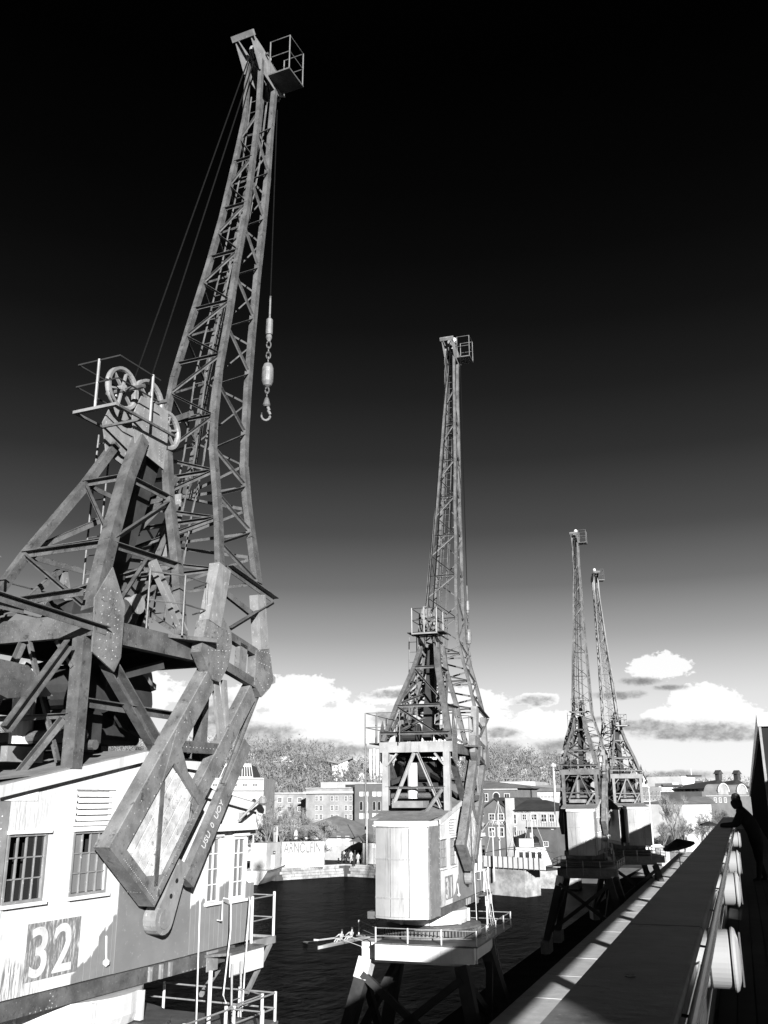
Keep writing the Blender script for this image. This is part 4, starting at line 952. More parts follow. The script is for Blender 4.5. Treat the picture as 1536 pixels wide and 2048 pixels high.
# ------------------------------------------------------------------ far bank: buildings placed where they stand
H_ = Vector((FW.x, FW.y, 0)).normalized()
def ray(px, py): return FW+RT*((px-768)/FPX)-UP*((py-1024)/FPX)
class Facade:
    """front wall through two ground points; local x along it, y into the building, z up from the ground"""
    def __init__(s, name, label, cat, xl, Dl, xr, Dr, ref=1600, zb=FZ, group=None):
        a, b = at(xl, ref, Dl), at(xr, ref, Dr); s.a = Vector((a.x, a.y, zb)); s.b = Vector((b.x, b.y, zb))
        d = (s.b-s.a); s.L = d.length; s.dir = d.normalized(); s.n = Vector((-s.dir.y, s.dir.x, 0))
        if s.n.dot(H_) < 0: s.n = -s.n
        s.root = empty(name, label, cat, s.a, math.atan2(s.dir.y, s.dir.x), group); s.cache = {}
    def px(s, x, y, off=0.0):
        """photo pixel -> (along, up) on the plane off metres behind the front wall"""
        r = ray(x, y); p0 = s.a+s.n*off; t = p0.dot(s.n)/r.dot(s.n); P = r*t-s.a
        return P.dot(s.dir), P.z
    def obj(s, name, b, m, par=None): return obj(name, b, par or s.root, m=m)
    def block(s, xl, xr, yt, depth, m, name='wall', yb=None, off=0.0, par=None):
        x0, _ = s.px(xl, 1650, off); x1, _ = s.px(xr, 1650, off); _, z1 = s.px((xl+xr)/2, yt, off); z0 = 0 if yb is None else s.px((xl+xr)/2, yb, off)[1]
        return s.obj(name, MB().box((x0, off, z0), (x1, off+depth, z1)), m, par)
    def win(s, cx, cy, w, h, m='glass_far', fm='far_white', off=0.0, arch=False, fr=.12):
        """one window in photo pixels: frame ring proud of the wall, pane set back in it, one mullion"""
        x, z = s.px(cx, cy, off); sc = s.px(cx+10, cy, off)[0]-s.px(cx-10, cy, off)[0]; W_ = w*sc/20; z2 = s.px(cx, cy-h/2, off)[1]; H2 = (z2-z)*2
        key = (round(W_, 1), round(H2, 1), m, fm, arch)
        if key not in s.cache:
            hw, hh = W_/2, H2/2; f = min(fr, hw*.3)
            b = MB(); b.box((-hw-f, -.10, -hh-f), (-hw, -.005, hh+f)); b.box((hw, -.10, -hh-f), (hw+f, -.005, hh+f)); b.box((-hw, -.10, -hh-f*1.5), (hw, -.005, -hh))
            if arch: b.prism([(hw*math.cos(a)*1.25, hh+hw*math.sin(a)*1.25) for a in [math.pi*k/8 for k in range(9)]], 1, -.10, -.06)
            else: b.box((-hw, -.10, hh), (hw, -.005, hh+f))
            b.box((-.03, -.06, -hh), (.03, -.03, hh)); b.box((-hw, -.06, -.03), (hw, -.03, .03))
            me1 = fixn(b.mesh('window', fm))
            b = MB()
            if arch: b.prism([(-hw, -hh), (hw, -hh)]+[(hw*math.cos(a), hh+hw*math.sin(a)) for a in [math.pi*k/6 for k in range(7)]], 1, -.115 if arch else -.03, -.02)
            else: b.box((-hw, -.03, -hh), (hw, -.012, hh))
            me2 = fixn(b.mesh('pane', m)); s.cache[key] = (me1, me2)
        me1, me2 = s.cache[key]
        w_ = obj('window', me1, s.root, loc=(x, off, z)); obj('pane', me2, w_); return w_
    def wins(s, cols, rows, w, h, **k):
        for y in rows:
            for x in cols: s.win(x, y, w, h, **k)
    def band(s, xl, xr, y, hpx, m, name='cornice', pr=.25, off=0.0):
        x0, _ = s.px(xl, y, off); x1, _ = s.px(xr, y, off); _, z1 = s.px((xl+xr)/2, y, off); _, z0 = s.px((xl+xr)/2, y+hpx, off)
        return s.obj(name, MB().box((x0, off-pr, z0), (x1, off-.004, z1)), m)
    def gable(s, xl, xr, ye, yr, m, depth, off=0.0, rm='slate', name='gable', over=.25):
        x0, ze = s.px(xl, ye, off); x1, _ = s.px(xr, ye, off); _, zr = s.px((xl+xr)/2, yr, off); xm = (x0+x1)/2
        s.obj(name, MB().prism([(x0, ze+.003), (x1, ze+.003), (xm, zr)], 1, off, off+depth), m)
        b = MB(); b.prism([(x0-over, ze-.1), (xm, zr+.08), (xm, zr+.3), (x0-over, ze+.12)], 1, off-over, off+depth+over); b.prism([(x1+over, ze-.1), (xm, zr+.08), (xm, zr+.3), (x1+over, ze+.12)], 1, off-over, off+depth+over)
        s.obj('roof', b, rm)
    def hip(s, xl, xr, ye, xa, xb, yr, depth, m, over=.4, off=0.0):
        """hipped roof: eaves from xl to xr, ridge from xa to xb"""
        x0, z0 = s.px(xl, ye, off); x1, _ = s.px(xr, ye, off); a, zr = s.px(xa, yr, off+depth/2); c, _ = s.px(xb, yr, off+depth/2)
        y0, y1 = off-over, off+depth+over; ym = off+depth/2
        b = MB(); b.add([(x0-over, y0, z0), (x1+over, y0, z0), (x1+over, y1, z0), (x0-over, y1, z0), (a, ym, zr), (c, ym, zr)], [(0, 1, 5, 4), (1, 2, 5), (2, 3, 4, 5), (3, 0, 4), (3, 2, 1, 0)])
        return s.obj('roof', b, m)

# warehouse tower behind the nearest crane's cab
F = Facade('stone_warehouse', 'pale stone warehouse with dark glazed roof lantern, right behind the nearest cab', 'building', 400, 158, 525, 158)
F.block(400, 525, 1556, 16, 'far_pale'); F.band(398, 527, 1556, 3, 'far_white', pr=.4); F.band(398, 528, 1577, 4, 'far_white', pr=.5)
F.wins([470, 490, 510, 450, 430], [1570], 9, 5, m='glass_dark'); F.wins([468, 488, 508, 448, 428], [1608], 8, 14, m='glass_dark', arch=True)
F.wins([508, 488], [1640, 1670], 7, 12, m='glass_dark')
x0, z0 = F.px(440, 1556, 3); x1, _ = F.px(506, 1556, 3); xa, zt = F.px(447, 1530, 3); xb_, _ = F.px(499, 1530, 3)
b = MB(); b.add([(x0, 3, z0), (x1, 3, z0), (x1, 14, z0), (x0, 14, z0), (xa, 5, zt), (xb_, 5, zt), (xb_, 12, zt), (xa, 12, zt)], [(0, 1, 5, 4), (1, 2, 6, 5), (2, 3, 7, 6), (3, 0, 4, 7), (4, 5, 6, 7)])
lan = F.obj('roof_lantern', b, 'slate')
for k in range(13):
    t = k/12; b = MB(); b.beam((lerp(x0, x1, t), 2.9, z0), (lerp(xa, xb_, t), 4.9, zt), .12, .12, (0, 1, 0)); obj('lantern_bar', b, lan, m='far_white')
b = MB(); b.beam((xa, 4.9, zt), (xb_, 4.9, zt), .5, .5); b.beam((x0, 2.9, z0), (x1, 2.9, z0), .4, .4); obj('lantern_rim', b, lan, m='far_white')
# long low stone range to its right
F = Facade('stone_range', 'low pale stone range behind the bare trees at left', 'building', 524, 205, 614, 200)
F.block(524, 614, 1588, 18, 'far_stone'); F.band(524, 614, 1585, 3, 'far_pale'); F.wins([540, 560, 580, 600], [1600, 1618, 1636], 7, 8, m='glass_far')
F = Facade('gallery_building', 'rough stone dockside building with white cornice and paired windows', 'building', 611, 192, 709, 186)
F.block(611, 709, 1575, 35, 'far_stone'); F.band(609, 710, 1583, 4, 'far_white', pr=.5); F.band(612, 709, 1575, 2, 'far_pale', pr=.2)
for cx in (638, 669, 697):
    for cy in (1597, 1616, 1634):
        F.win(cx-4.5, cy, 4.5, 9, m='glass_far'); F.win(cx+4.5, cy, 4.5, 9, m='glass_far')
F.block(640, 700, 1564, 10, 'far_pale', name='roof_box', yb=1575, off=8); F.block(690, 712, 1569, 8, 'slate', name='roof_box', yb=1575, off=6)
F = Facade('brick_office', 'plain dark brick office with white square and tall arched windows', 'building', 709, 184, 812, 178)
F.block(709, 812, 1567, 30, 'far_brick'); F.band(708, 813, 1566, 2, 'far_pale', pr=.2)
for cx in (723, 733, 749, 759, 776, 786, 802): F.win(cx, 1588, 6, 7, m='glass_bright'); F.win(cx, 1613, 5, 14, m='glass_dark', arch=True, fm='far_pale'); F.win(cx, 1632, 6, 9, m='glass_bright'); F.win(cx, 1655, 6, 8, m='glass_bright')
F = Facade('brick_hall', 'pale hall with dark hipped roof seen through the second crane', 'building', 818, 200, 935, 196)
F.block(818, 935, 1590, 20, 'far_pale'); F.hip(812, 940, 1588, 840, 905, 1560, 20, 'tile_roof'); F.wins([835, 855, 875, 895, 915], [1600, 1620], 7, 8, m='glass_far')
F = Facade('arched_window_terrace', 'brick building with arched white window surrounds and grey hipped roof', 'building', 962, 196, 1034, 192)
F.block(962, 1034, 1580, 22, 'far_brick'); F.band(961, 1035, 1577, 3, 'far_pale'); F.hip(955, 1035, 1577, 955, 975, 1562, 22, 'tile_roof')
F.wins([971, 1014], [1595], 9, 14, m='glass_dark'); F.win(993, 1597, 12, 10, m='glass_dark', arch=True)
F.wins([968, 976], [1625], 6, 12, m='glass_dark')
F = Facade('white_office', 'long white office range with a strip of small windows', 'building', 1030, 205, 1124, 198)
F.block(1030, 1124, 1583, 20, 'far_white'); F.band(1030, 1124, 1577, 6, 'roof_grey', name='roof_edge', pr=.3); F.wins([1036+7*k for k in range(12)], [1593], 4, 2, m='glass_grey', fr=.05)
F.wins([1100+7*k for k in range(3)], [1612, 1630], 4, 7, m='glass_far')
F = Facade('rooftop_plant_building', 'pale block with rooftop plant rooms above the white office', 'building', 1003, 235, 1140, 230)
F.block(1003, 1075, 1563, 20, 'far_pale'); F.block(1018, 1026, 1565, 4, 'far_white', name='tank', yb=1577, off=-.5); F.block(1075, 1140, 1570, 15, 'roof_grey'); F.block(1042, 1068, 1571, 2, 'far_white', name='bay', yb=1578, off=-1.5)
F.wins([1047, 1055, 1063], [1574], 5, 3, m='glass_dark', off=-1.5)
for k in range(10): F.obj('rail_post', MB().box((F.px(1005+7.5*k, 1560)[0], .2, F.px(1005, 1563)[1]), (F.px(1005+7.5*k, 1560)[0]+.12, .35, F.px(1005, 1556)[1])), 'steel_pale')
F.band(1004, 1074, 1556, 1, 'steel_pale', name='roof_rail', pr=.2)
# gabled cafe by the boats
F = Facade('gabled_cafe', 'brick quayside house with sharp gable, name board and long dark roof', 'building', 968, 146, 1114, 139)
wl = F.block(968, 1013, 1617, 14, 'far_brick'); F.gable(967, 1014, 1617, 1599, 'far_brick', 14, over=.2)
F.block(1012, 1020, 1596, 1.6, 'far_pale', name='chimney', off=-.3); F.block(1020, 1114, 1620, 10, 'far_pale', off=1.0); F.block(1052, 1113, 1656, 5, 'far_brick_dark', name='lower_wall', off=-3.0)
x0, z0 = F.px(1019, 1621, .6); x1, _ = F.px(1113, 1621, .6); xa, zr = F.px(1026, 1600, 6); xb_, _ = F.px(1092, 1600, 6)
b = MB(); b.add([(x0, .6, z0), (x1, .6, z0), (x1, 11.4, z0), (x0, 11.4, z0), (x0, 6, zr), (xb_, 6, zr)], [(0, 1, 5, 4), (1, 2, 5), (2, 3, 4, 5), (3, 0, 4), (3, 2, 1, 0)]); F.obj('roof', b, 'slate')
for cx in (984, 1002): F.win(cx, 1634, 10, 11, m='glass_dark'); F.win(cx, 1664, 10, 16, m='glass_dark')
sb = F.band(979, 1007, 1641, 8, 'far_white', name='sign', pr=.15)
for cx, cy, w_, h_ in ((1028, 1638, 9, 18), (1049, 1634, 7, 10), (1068, 1634, 11, 10), (1088, 1636, 10, 14), (1104, 1636, 9, 14), (1028, 1662, 9, 16)): F.win(cx, cy, w_, h_, m='glass_dark', off=1.0)
F.band(1022, 1050, 1621, 4, 'far_white', name='name_strip', pr=-.7, off=.0) if False else None
F.win(1063, 1670, 4, 8, m='glass_bright', off=-3.0); F.win(1105, 1657, 4, 3, m='glass_bright', off=-3.0); F.win(1072, 1683, 14, 5, m='glass_dark', arch=True, off=-3.0, fm='far_brick_dark'); F.win(1092, 1688, 8, 8, m='glass_dark', off=-3.0)
bal = F.band(1052, 1113, 1654, 3, 'slate', name='balcony', pr=0.2, off=-3.0)
def letters(body, parent, x, y, z, size, m='slate', xs=1.0):
    tx = bpy.data.curves.new('letters', 'FONT'); tx.body = body; tx.size = size; tx.extrude = .01; tx.offset = size*.012
    to = bpy.data.objects.new('tmp', tx); COL.objects.link(to); me = bpy.data.meshes.new_from_object(to.evaluated_get(bpy.context.evaluated_depsgraph_get())); bpy.data.objects.remove(to)
    me.materials.clear(); me.materials.append(MATS[m])
    return obj('lettering', me, parent, Matrix(((xs, 0, 0, x), (0, 0, -1, y), (0, 1, 0, z), (0, 0, 0, 1))))
x, z = F.px(981, 1648); letters('MUD DOCK', sb, x, -.17, z, .62, xs=.9)
x, z = F.px(1022, 1625); letters('BRIDGE CAFE', F.root, x, .97, z, .45)
# balcony rail with posts
for k in range(13):
    x, z = F.px(1053+5*k, 1653, -3.2); F.obj('balcony_post', MB().box((x, -3.25, z), (x+.05, -3.2, z+.9)), 'steel')
# right-hand range along the quay beyond the last crane
F = Facade('glazed_office', 'dark glass office with white floor bands behind the last crane', 'building', 1283, 192, 1326, 194)
F.block(1270, 1326, 1580, 7, 'slate'); F.block(1280, 1330, 1574, 7, 'tile_roof', name='roof', yb=1582, off=-.4)
for y in (1580, 1601, 1620, 1640, 1660): F.band(1282, 1327, y, 2.5, 'far_pale', name='floor_band', pr=.35)
for y in (1591, 1611, 1631, 1650, 1670): F.wins([1288, 1295, 1302, 1309, 1316, 1323], [y], 4, 14, m='glass_far' if y != 1670 else 'glass_bright', fm='far_pale', fr=.08)
F = Facade('white_flats', 'white flats with flat roof standing beside the glass office', 'building', 1324, 200, 1373, 202)
F.block(1324, 1373, 1573, 20, 'far_white'); F.block(1352, 1365, 1566, 6, 'far_white', name='stair_tower'); F.band(1322, 1362, 1569, 4, 'slate', name='roof_edge', pr=.6)
F.wins([1331, 1340, 1349], [1583, 1600, 1618, 1636], 5, 6, m='glass_grey')
F = Facade('low_grey_building', 'pale grey block with tall window strips under the little roof tower', 'building', 1362, 205, 1408, 210)
F.block(1362, 1408, 1573, 20, 'far_pale'); F.wins([1382, 1390, 1398], [1584], 3, 14, m='glass_bright'); F.wins([1368, 1404], [1580, 1595], 4, 5, m='glass_far')
F.block(1372, 1398, 1553, 9, 'far_white', name='roof_tower', off=3); F.band(1372, 1400, 1550, 3, 'slate', name='tower_roof', off=3, pr=.4)
b = MB(); x, z = F.px(1383, 1552, 4); b.tube([(x, 4, z), (x, 4, F.px(1383, 1538, 4)[1])], .12, 6); F.obj('mast', b, 'far_white')
F = Facade('low_tiled_shed', 'low shed with tiled roof below the pale grey block', 'building', 1368, 170, 1426, 176)
F.block(1368, 1426, 1608, 10, 'far_white'); F.hip(1366, 1428, 1608, 1384, 1416, 1593, 10, 'tile_roof')
F = Facade('round_gabled_warehouse', 'brick warehouse with two round arched gables and cupolas', 'building', 1410, 186, 1530, 196)
F.block(1410, 1530, 1583, 25, 'far_brick')
for xc, w_ in ((1444, 20), (1481, 18)):
    x, z = F.px(xc, 1584); x2, _ = F.px(xc+w_/2, 1584); r_ = x2-x
    F.obj('arched_gable', MB().prism([(x-r_*1.0, z-.5), (x+r_, z-.5)]+[(x+r_*math.cos(a), z+r_*1.0*math.sin(a)) for a in [math.pi*k/12 for k in range(1, 12)]], 1, -.3, 3), 'far_stone')
    F.obj('arch_rim', MB().prism([(x+r_*1.12*math.cos(a), z+r_*1.12*math.sin(a)) for a in [math.pi*k/12 for k in range(13)]]+[(x+r_*.98*math.cos(a), z+r_*.98*math.sin(a)) for a in [math.pi*k/12 for k in range(12, -1, -1)]], 1, -.5, -.31), 'far_white')
    F.hip(xc-24, xc+16, 1577, xc-7, xc-5, 1559, 12, 'slate', off=4)
    x, z = F.px(xc-6, 1561, 10); F.obj('cupola', MB().box((x-.5, 9.5, z), (x+.5, 10.5, z+1.3)).prism([(x-.8, z+1.3), (x+.8, z+1.3), (x, z+2.1)], 1, 9.3, 10.7), 'slate')
F.win(1441, 1580, 4, 9, m='glass_dark'); F.win(1448, 1580, 4, 9, m='glass_dark'); F.win(1478, 1580, 4, 6, m='glass_dark'); F.wins([1430, 1440, 1450], [1600], 4, 8, m='glass_far'); F.band(1410, 1530, 1591, 1.5, 'far_pale', name='string_course', pr=.2)
F = Facade('pale_gabled_house', 'small white gabled house showing past the last crane', 'building', 1262, 240, 1296, 244)
F.block(1262, 1296, 1562, 15, 'far_white'); F.gable(1276, 1292, 1562, 1545, 'far_white', 15); F.band(1240, 1276, 1546, 16, 'slate', name='roof_slope', pr=.3)
F = Facade('long_roofed_range', 'long low range with thin dark roof line over the quay trees', 'building', 1290, 260, 1400, 265)
F.block(1290, 1400, 1568, 15, 'far_pale'); F.band(1288, 1402, 1562, 5, 'slate', name='roof_edge', pr=.8); F.block(1300, 1322, 1558, 4, 'far_white', name='roof_light', off=3)
F = Facade('background_range', 'pale range filling the gap between the third and fourth cranes', 'building', 1120, 215, 1284, 205)
F.block(1120, 1284, 1590, 20, 'far_pale'); F.wins([1130+11*k for k in range(14)], [1600, 1616], 6, 7, m='glass_far'); F.band(1118, 1286, 1583, 7, 'slate', name='roof_edge', pr=.6)
# on the hill
F = Facade('white_tower_block', 'large white tower block with a grid of small windows, behind the second crane', 'building', 838, 430, 925, 430, zb=FZ+5)
F.block(838, 925, 1472, 20, 'far_white')
F.wins([842+5.6*k for k in range(15)], [1480, 1491, 1502, 1513], 2.6, 6, m='glass_far', fr=.1)
F = Facade('thin_slab_towers', 'group of thin white slab towers with dark gaps on the hillside', 'building', 738, 400, 790, 400, zb=FZ+4)
for k, (xl, xr, yt) in enumerate(((739, 744, 1498), (746, 751, 1497), (753, 758, 1499), (760, 768, 1502), (771, 778, 1500))): F.block(xl, xr, yt, 6+k, 'far_pale' if k % 2 else 'far_white', name='slab')
F = Facade('hillside_flats', 'stepped white flats among the trees on the left of the hill', 'building', 544, 420, 584, 420, zb=FZ+8)
F.block(544, 584, 1521, 8, 'far_pale'); F.block(556, 575, 1513, 6, 'far_white', name='upper_storey'); F.wins([548+5*k for k in range(8)], [1526, 1533, 1540], 3, 3.4, m='glass_far', fr=.1)
for y in (1522, 1530, 1537): F.band(544, 585, y, 2, 'far_white', name='balcony', pr=.8)
F = Facade('swept_roof_building', 'white building with a swept up roof on the hill', 'building', 664, 400, 699, 400, zb=FZ+6)
x0, z0 = F.px(654, 1527); x1, z1 = F.px(676, 1527); x2, z2 = F.px(700, 1517); x3, _ = F.px(664, 1549); _, zb_ = F.px(664, 1550)
F.obj('wall', MB().prism([(x3, zb_-8), (x2-1, zb_-8), (x2-1, z2-.5), (x1, z1-.5), (x3, z1-1)], 1, 0, 10), 'far_white')
F.obj('roof', MB().prism([(x0, z0+.8), (x1, z1-.2), (x2+1, z2), (x2+1, z2+.9), (x1, z1+.7), (x0, z0+1.4)], 1, -1, 11), 'roof_grey')
F.wins([684, 690, 696], [1526, 1533, 1540], 3, 3, m='glass_far'); F.wins([668, 674], [1535, 1543], 3, 3, m='glass_far')

for i, (px_, py_, w_, D_, lb) in enumerate(((600, 1532, 14, 430, 'little pale house high among the trees left of the swept roof building'), (640, 1541, 10, 400, 'small white house below the swept roof on the hill'), (486, 1507, 20, 440, 'pale house on the hilltop above the warehouse lantern'), (1005, 1532, 16, 430, 'small pale house halfway up the right-hand hill'), (1046, 1541, 12, 410, 'white cottage low on the right-hand hill'), (1086, 1534, 12, 420, 'narrow pale house on the right-hand hill near the white pipe'), (715, 1549, 14, 380, 'white house at the foot of the hill by the slab towers'))):
    F = Facade('hill_house', lb, 'house', px_, D_, px_+w_, D_, zb=FZ+3, group='houses scattered on the hill'); F.block(px_, px_+w_, py_, 6, 'far_white' if i % 2 else 'far_pale'); F.gable(px_, px_+w_, py_, py_-5, 'far_pale', 6, rm='tile_roof')
    F.wins([px_+w_*.3, px_+w_*.7], [py_+4, py_+9], 2.4, 2.6, m='glass_far', fr=.08)
# quay wall stones facing the water, far side
def stone_wall(p, q, z0, z1, sw, sh, name, label):
    p, q = Vector((p[0], p[1], 0)), Vector((q[0], q[1], 0)); d = q-p; L = d.length; ang = math.atan2(d.y, d.x)
    r_ = empty(name, label, 'quay wall', (p.x, p.y, z0), ang)
    obj('backing', MB().box((0, .02, -.6), (L, .4, z1-z0-.02)), r_, m='ground_mat')
    n = 0; z = 0.0; j = 0
    ms = []
    for k in range(5):
        b = MB(); w = sw*(.75+.12*k); b.box((0, -.05-.012*k, 0), (w-.05, .02, sh-.04)); ms.append((w, fixn(b.mesh('stone', 'quay_stone'))))
    while z < z1-z0-.05:
        x = -R.random()*sw*.4
        while x < L:
            w, me = ms[R.randrange(5)]
            if x+w <= L+.3 and x >= 0: obj('stone', me, r_, loc=(x, 0, z)); n += 1
            x += w
        z += sh
    obj('coping_stone', MB().box((0, -.15, z1-z0-.0), (L, .6, z1-z0+.16)), r_, m='concrete')
    return r_
stone_wall((-61.6, 125.9), (-55.5, 135.8), WZ+.05, FZ, 1.1, .38, 'harbour_wall', 'stone harbour wall under the white hoarding')
stone_wall((-55.4, 135.9), (-50, 134.3), WZ+.05, FZ, 1.1, .38, 'harbour_wall', 'short harbour wall turning in beside the kiosk quay')
kind(obj('bridge_pier', MB().box((-31, 125.8, WZ-1), (-20, 128.5, FZ+.8)), m='quay_stone'), 'structure')
stone_wall((-30, 125.3), (-24.5, 123.3), WZ+.05, FZ+.9, 1.0, .42, 'harbour_wall', 'rough stone harbour wall below the swing bridge railing')

# ------------------------------------------------------------------ quayside: shed, kiosk, hoarding
F = Facade('hipped_shed', 'long low shed with big hipped roof and arched windows, behind the hoarding', 'building', 556, 165, 702, 157)
F.block(640, 702, 1673, 12, 'far_pale'); F.block(556, 640, 1672, 12, 'slate', name='open_arcade'); F.hip(556, 706, 1672, 668, 676, 1632, 14, 'tile_roof')
for cx in (592, 613, 633): F.win(cx, 1670, 5, 14, m='glass_bright', arch=True)
F.wins([678, 695], [1682], 6, 18, m='glass_bright'); F.win(657, 1690, 6, 18, m='glass_bright')
F = Facade('kiosk', 'small kiosk with hipped roof beside the flagpole', 'kiosk', 722, 150, 760, 148)
F.block(724, 760, 1684, 6, 'far_pale'); F.hip(704, 764, 1683, 730, 742, 1668, 7, 'tile_roof'); F.win(748, 1691, 4, 8, m='glass_bright')
F = Facade('hoarding', 'long white hoarding lettered ARNOLFINI on the harbour edge', 'hoarding', 563, 141, 649, 143)
x0, z0 = F.px(563, 1731); x1, _ = F.px(648, 1731); _, z1 = F.px(600, 1684)
n = 22
for k in range(n):
    a_, c_ = lerp(x0, x1, k/n), lerp(x0, x1, (k+1)/n); F.obj('board', MB().box((a_+.012, -.02*(k % 2), 0), (c_-.012, .06, z1)), 'far_white')
F.obj('top_rail', MB().box((x0, -.06, z1+.002), (x1, .1, z1+.09)), 'steel_pale')
xx_, zz_ = F.px(567, 1706); x9, _ = F.px(646, 1706)
letters('ARNOLFINI', F.root, xx_, -.06, zz_, 2.0, m='roof_grey', xs=.56)
F = Facade('site_cabin', 'plain grey site panel with a small dark notice, left end of the hoarding', 'cabin', 535, 137, 562.5, 141)
F.block(535, 562.5, 1685, 2.5, 'far_pale', name='panel'); b = MB(); x, z = F.px(548, 1705); b.box((x-.35, -.06, z-.2), (x+.35, -.005, z+.2)); nt = F.obj('notice', b, 'slate'); obj('notice_print', MB().box((x-.22, -.075, z-.07), (x+.22, -.061, z+.07)), nt, m='far_white')
def post(name, label, cat, px, D, ytop, r, m, zb=FZ, ball=False):
    p = at(px, 1600, D); t_ = at(px, ytop, D); h = empty(name, label, cat, (p.x, p.y, zb)); b = MB(); L = t_.z-zb
    b.tube([(0, 0, 0), (0, 0, L)], r, 8, r2=r*.6); obj('pole', b, h, m=m)
    b = MB(); b.lathe([(r*.4, L), (r*1.6, L+r), (r*1.6, L+r*2), (r*.3, L+r*3)], (0, 0, 0), 2, 10); obj('finial', b, h, m=m); return h
post('flagpole', 'tall thin white flagpole in front of the brick office', 'flagpole', 734, 146, 1593, .09, 'far_white')
post('flagpole', 'shorter white pole to the left of the second crane', 'flagpole', 748, 143, 1647, .07, 'far_white')
post('chimney_pipe', 'white chimney pipe rising left of the third crane', 'chimney', 1110, 186, 1537, .35, 'far_white')
post('lamp_post', 'pale lamp post in front of the dark glass office', 'lamp post', 1299, 150, 1578, .13, 'far_white')
post('mooring_post', 'thin white post leaning by the moored yacht', 'post', 983, 118, 1665, .1, 'far_white')
# ------------------------------------------------------------------ trees
def make_tree(kind_, seed):
    rr = random.Random(seed); tb_ = MB(); tw = MB()
    def grow(p, d, L, r, lvl):
        n = 3; pts = [p]; q = p
        for i in range(n):
            d = (d+Vector((rr.uniform(-1, 1), rr.uniform(-1, 1), rr.uniform(-.3, .5)))*(.12 if lvl < 2 else .25)).normalized(); q = q+d*(L/n); pts.append(q)
        tb_.tube(pts, r, 5 if lvl < 2 else 3, r2=r*.55, caps=False)
        if lvl >= 4:
            for k in range(16):
                t = rr.random(); c = p.lerp(q, t); e = (d+Vector((rr.gauss(0, .75), rr.gauss(0, .75), rr.gauss(.15, .55)))).normalized()*rr.uniform(.03, .075)
                s_ = e.orthogonal().normalized()*.0016; tw.add([c-s_, c+s_, c+e], [(0, 1, 2)])
            return
        kids = {'spread': 4, 'pollard': 5, 'upright': 4}[kind_] if lvl else {'spread': 6, 'pollard': 7, 'upright': 10}[kind_]
        for k in range(kids):
            t = rr.uniform(.45, 1) if lvl else ({'spread': rr.uniform(.4, 1), 'pollard': rr.uniform(.85, 1), 'upright': rr.uniform(.25, 1)}[kind_])
            idx = t*n; i = min(int(idx), n-1); c = pts[i].lerp(pts[i+1], idx-i)
            a = rr.uniform(0, 6.28); tilt = {'spread': .85, 'pollard': .75, 'upright': .6}[kind_]*rr.uniform(.6, 1.25)
            s1 = d.orthogonal().normalized(); s2 = d.cross(s1); nd = (d*math.cos(tilt)+(s1*math.cos(a)+s2*math.sin(a))*math.sin(tilt)).normalized(); nd = (nd+Vector((0, 0, .25))).normalized()
            grow(c, nd, L*rr.uniform(.5, .72), r*.5, lvl+1)
    if kind_ == 'pollard': grow(Vector((0, 0, 0)), Vector((0, 0, 1)), .42, .03, 0)
    elif kind_ == 'upright': grow(Vector((0, 0, 0)), Vector((0, 0, 1)), .8, .022, 0)
    else: grow(Vector((0, 0, 0)), Vector((.05, 0, 1)), .5, .026, 0)
    zs_ = [v[2] for v in tw.v]; s_ = 1/max(zs_)
    for M_ in (tb_, tw): M_.v = [(x*s_, y*s_, z*s_) for x, y, z in M_.v]
    return tb_.mesh('trunk', 'bark'), tw.mesh('crown', 'twig')
TREES = {'spread': make_tree('spread', 3), 'pollard': make_tree('pollard', 5), 'upright': make_tree('upright', 9), 'spread2': make_tree('spread', 21)}
def tree(kind_, px, D, ytop, wid, label, zb=FZ, rot=0):
    p = at(px, 1600, D); h = at(px, ytop, D).z-zb; r_ = empty('bare_tree', label, 'tree', (p.x, p.y, zb), rot, 'bare winter trees round the harbour')
    for nm, me in zip(('trunk', 'crown'), TREES[kind_]):
        o = obj(nm, me, r_); o.scale = (h*wid, h*wid, h)
    return r_
tree('spread', 536, 150, 1592, .8, 'tall bare tree at the left end of the white hoarding', rot=1)
tree('spread2', 566, 160, 1604, .8, 'bare tree behind the hoarding, second from the left', rot=2)
tree('spread', 588, 172, 1600, .8, 'hazy bare tree against the low stone range', rot=3)
tree('pollard', 612, 152, 1642, 1.1, 'small bare tree just behind the middle of the hoarding', rot=.4)
tree('pollard', 649, 147, 1632, 1.15, 'umbrella shaped bare tree at the right end of the hoarding', rot=2.2)
tree('spread2', 529, 178, 1590, .9, 'bare tree beside the pale stone warehouse', rot=4)
tree('spread', 612, 176, 1612, .9, 'faint bare tree in front of the rough stone building', rot=5)
tree('upright', 1340, 150, 1583, .7, 'tall straight bare tree right of the glass office', zb=GZ)
tree('spread', 1361, 165, 1632, 1.0, 'rounded bare tree on the quay, left of the two leaning parasols', zb=GZ, rot=2)
tree('spread2', 1396, 160, 1622, 1.0, 'dense bare tree in the middle of the quay square', zb=GZ, rot=1)
tree('pollard', 1378, 180, 1628, 1.2, 'pale bare tree behind the dense one in the quay square', zb=GZ, rot=3)
tree('spread', 1428, 170, 1615, 1.1, 'bare tree in front of the round gabled warehouse', zb=GZ, rot=4)
tree('spread2', 1450, 178, 1608, 1.1, 'bare tree half hidden by the person at the parapet', zb=GZ, rot=5)
tree('upright', 1318, 158, 1640, .9, 'slim bare tree before the white flats', zb=GZ, rot=2)
tree('spread2', 1335, 250, 1548, .8, 'dark tree standing above the roofs near the last crane', zb=GZ, rot=2)
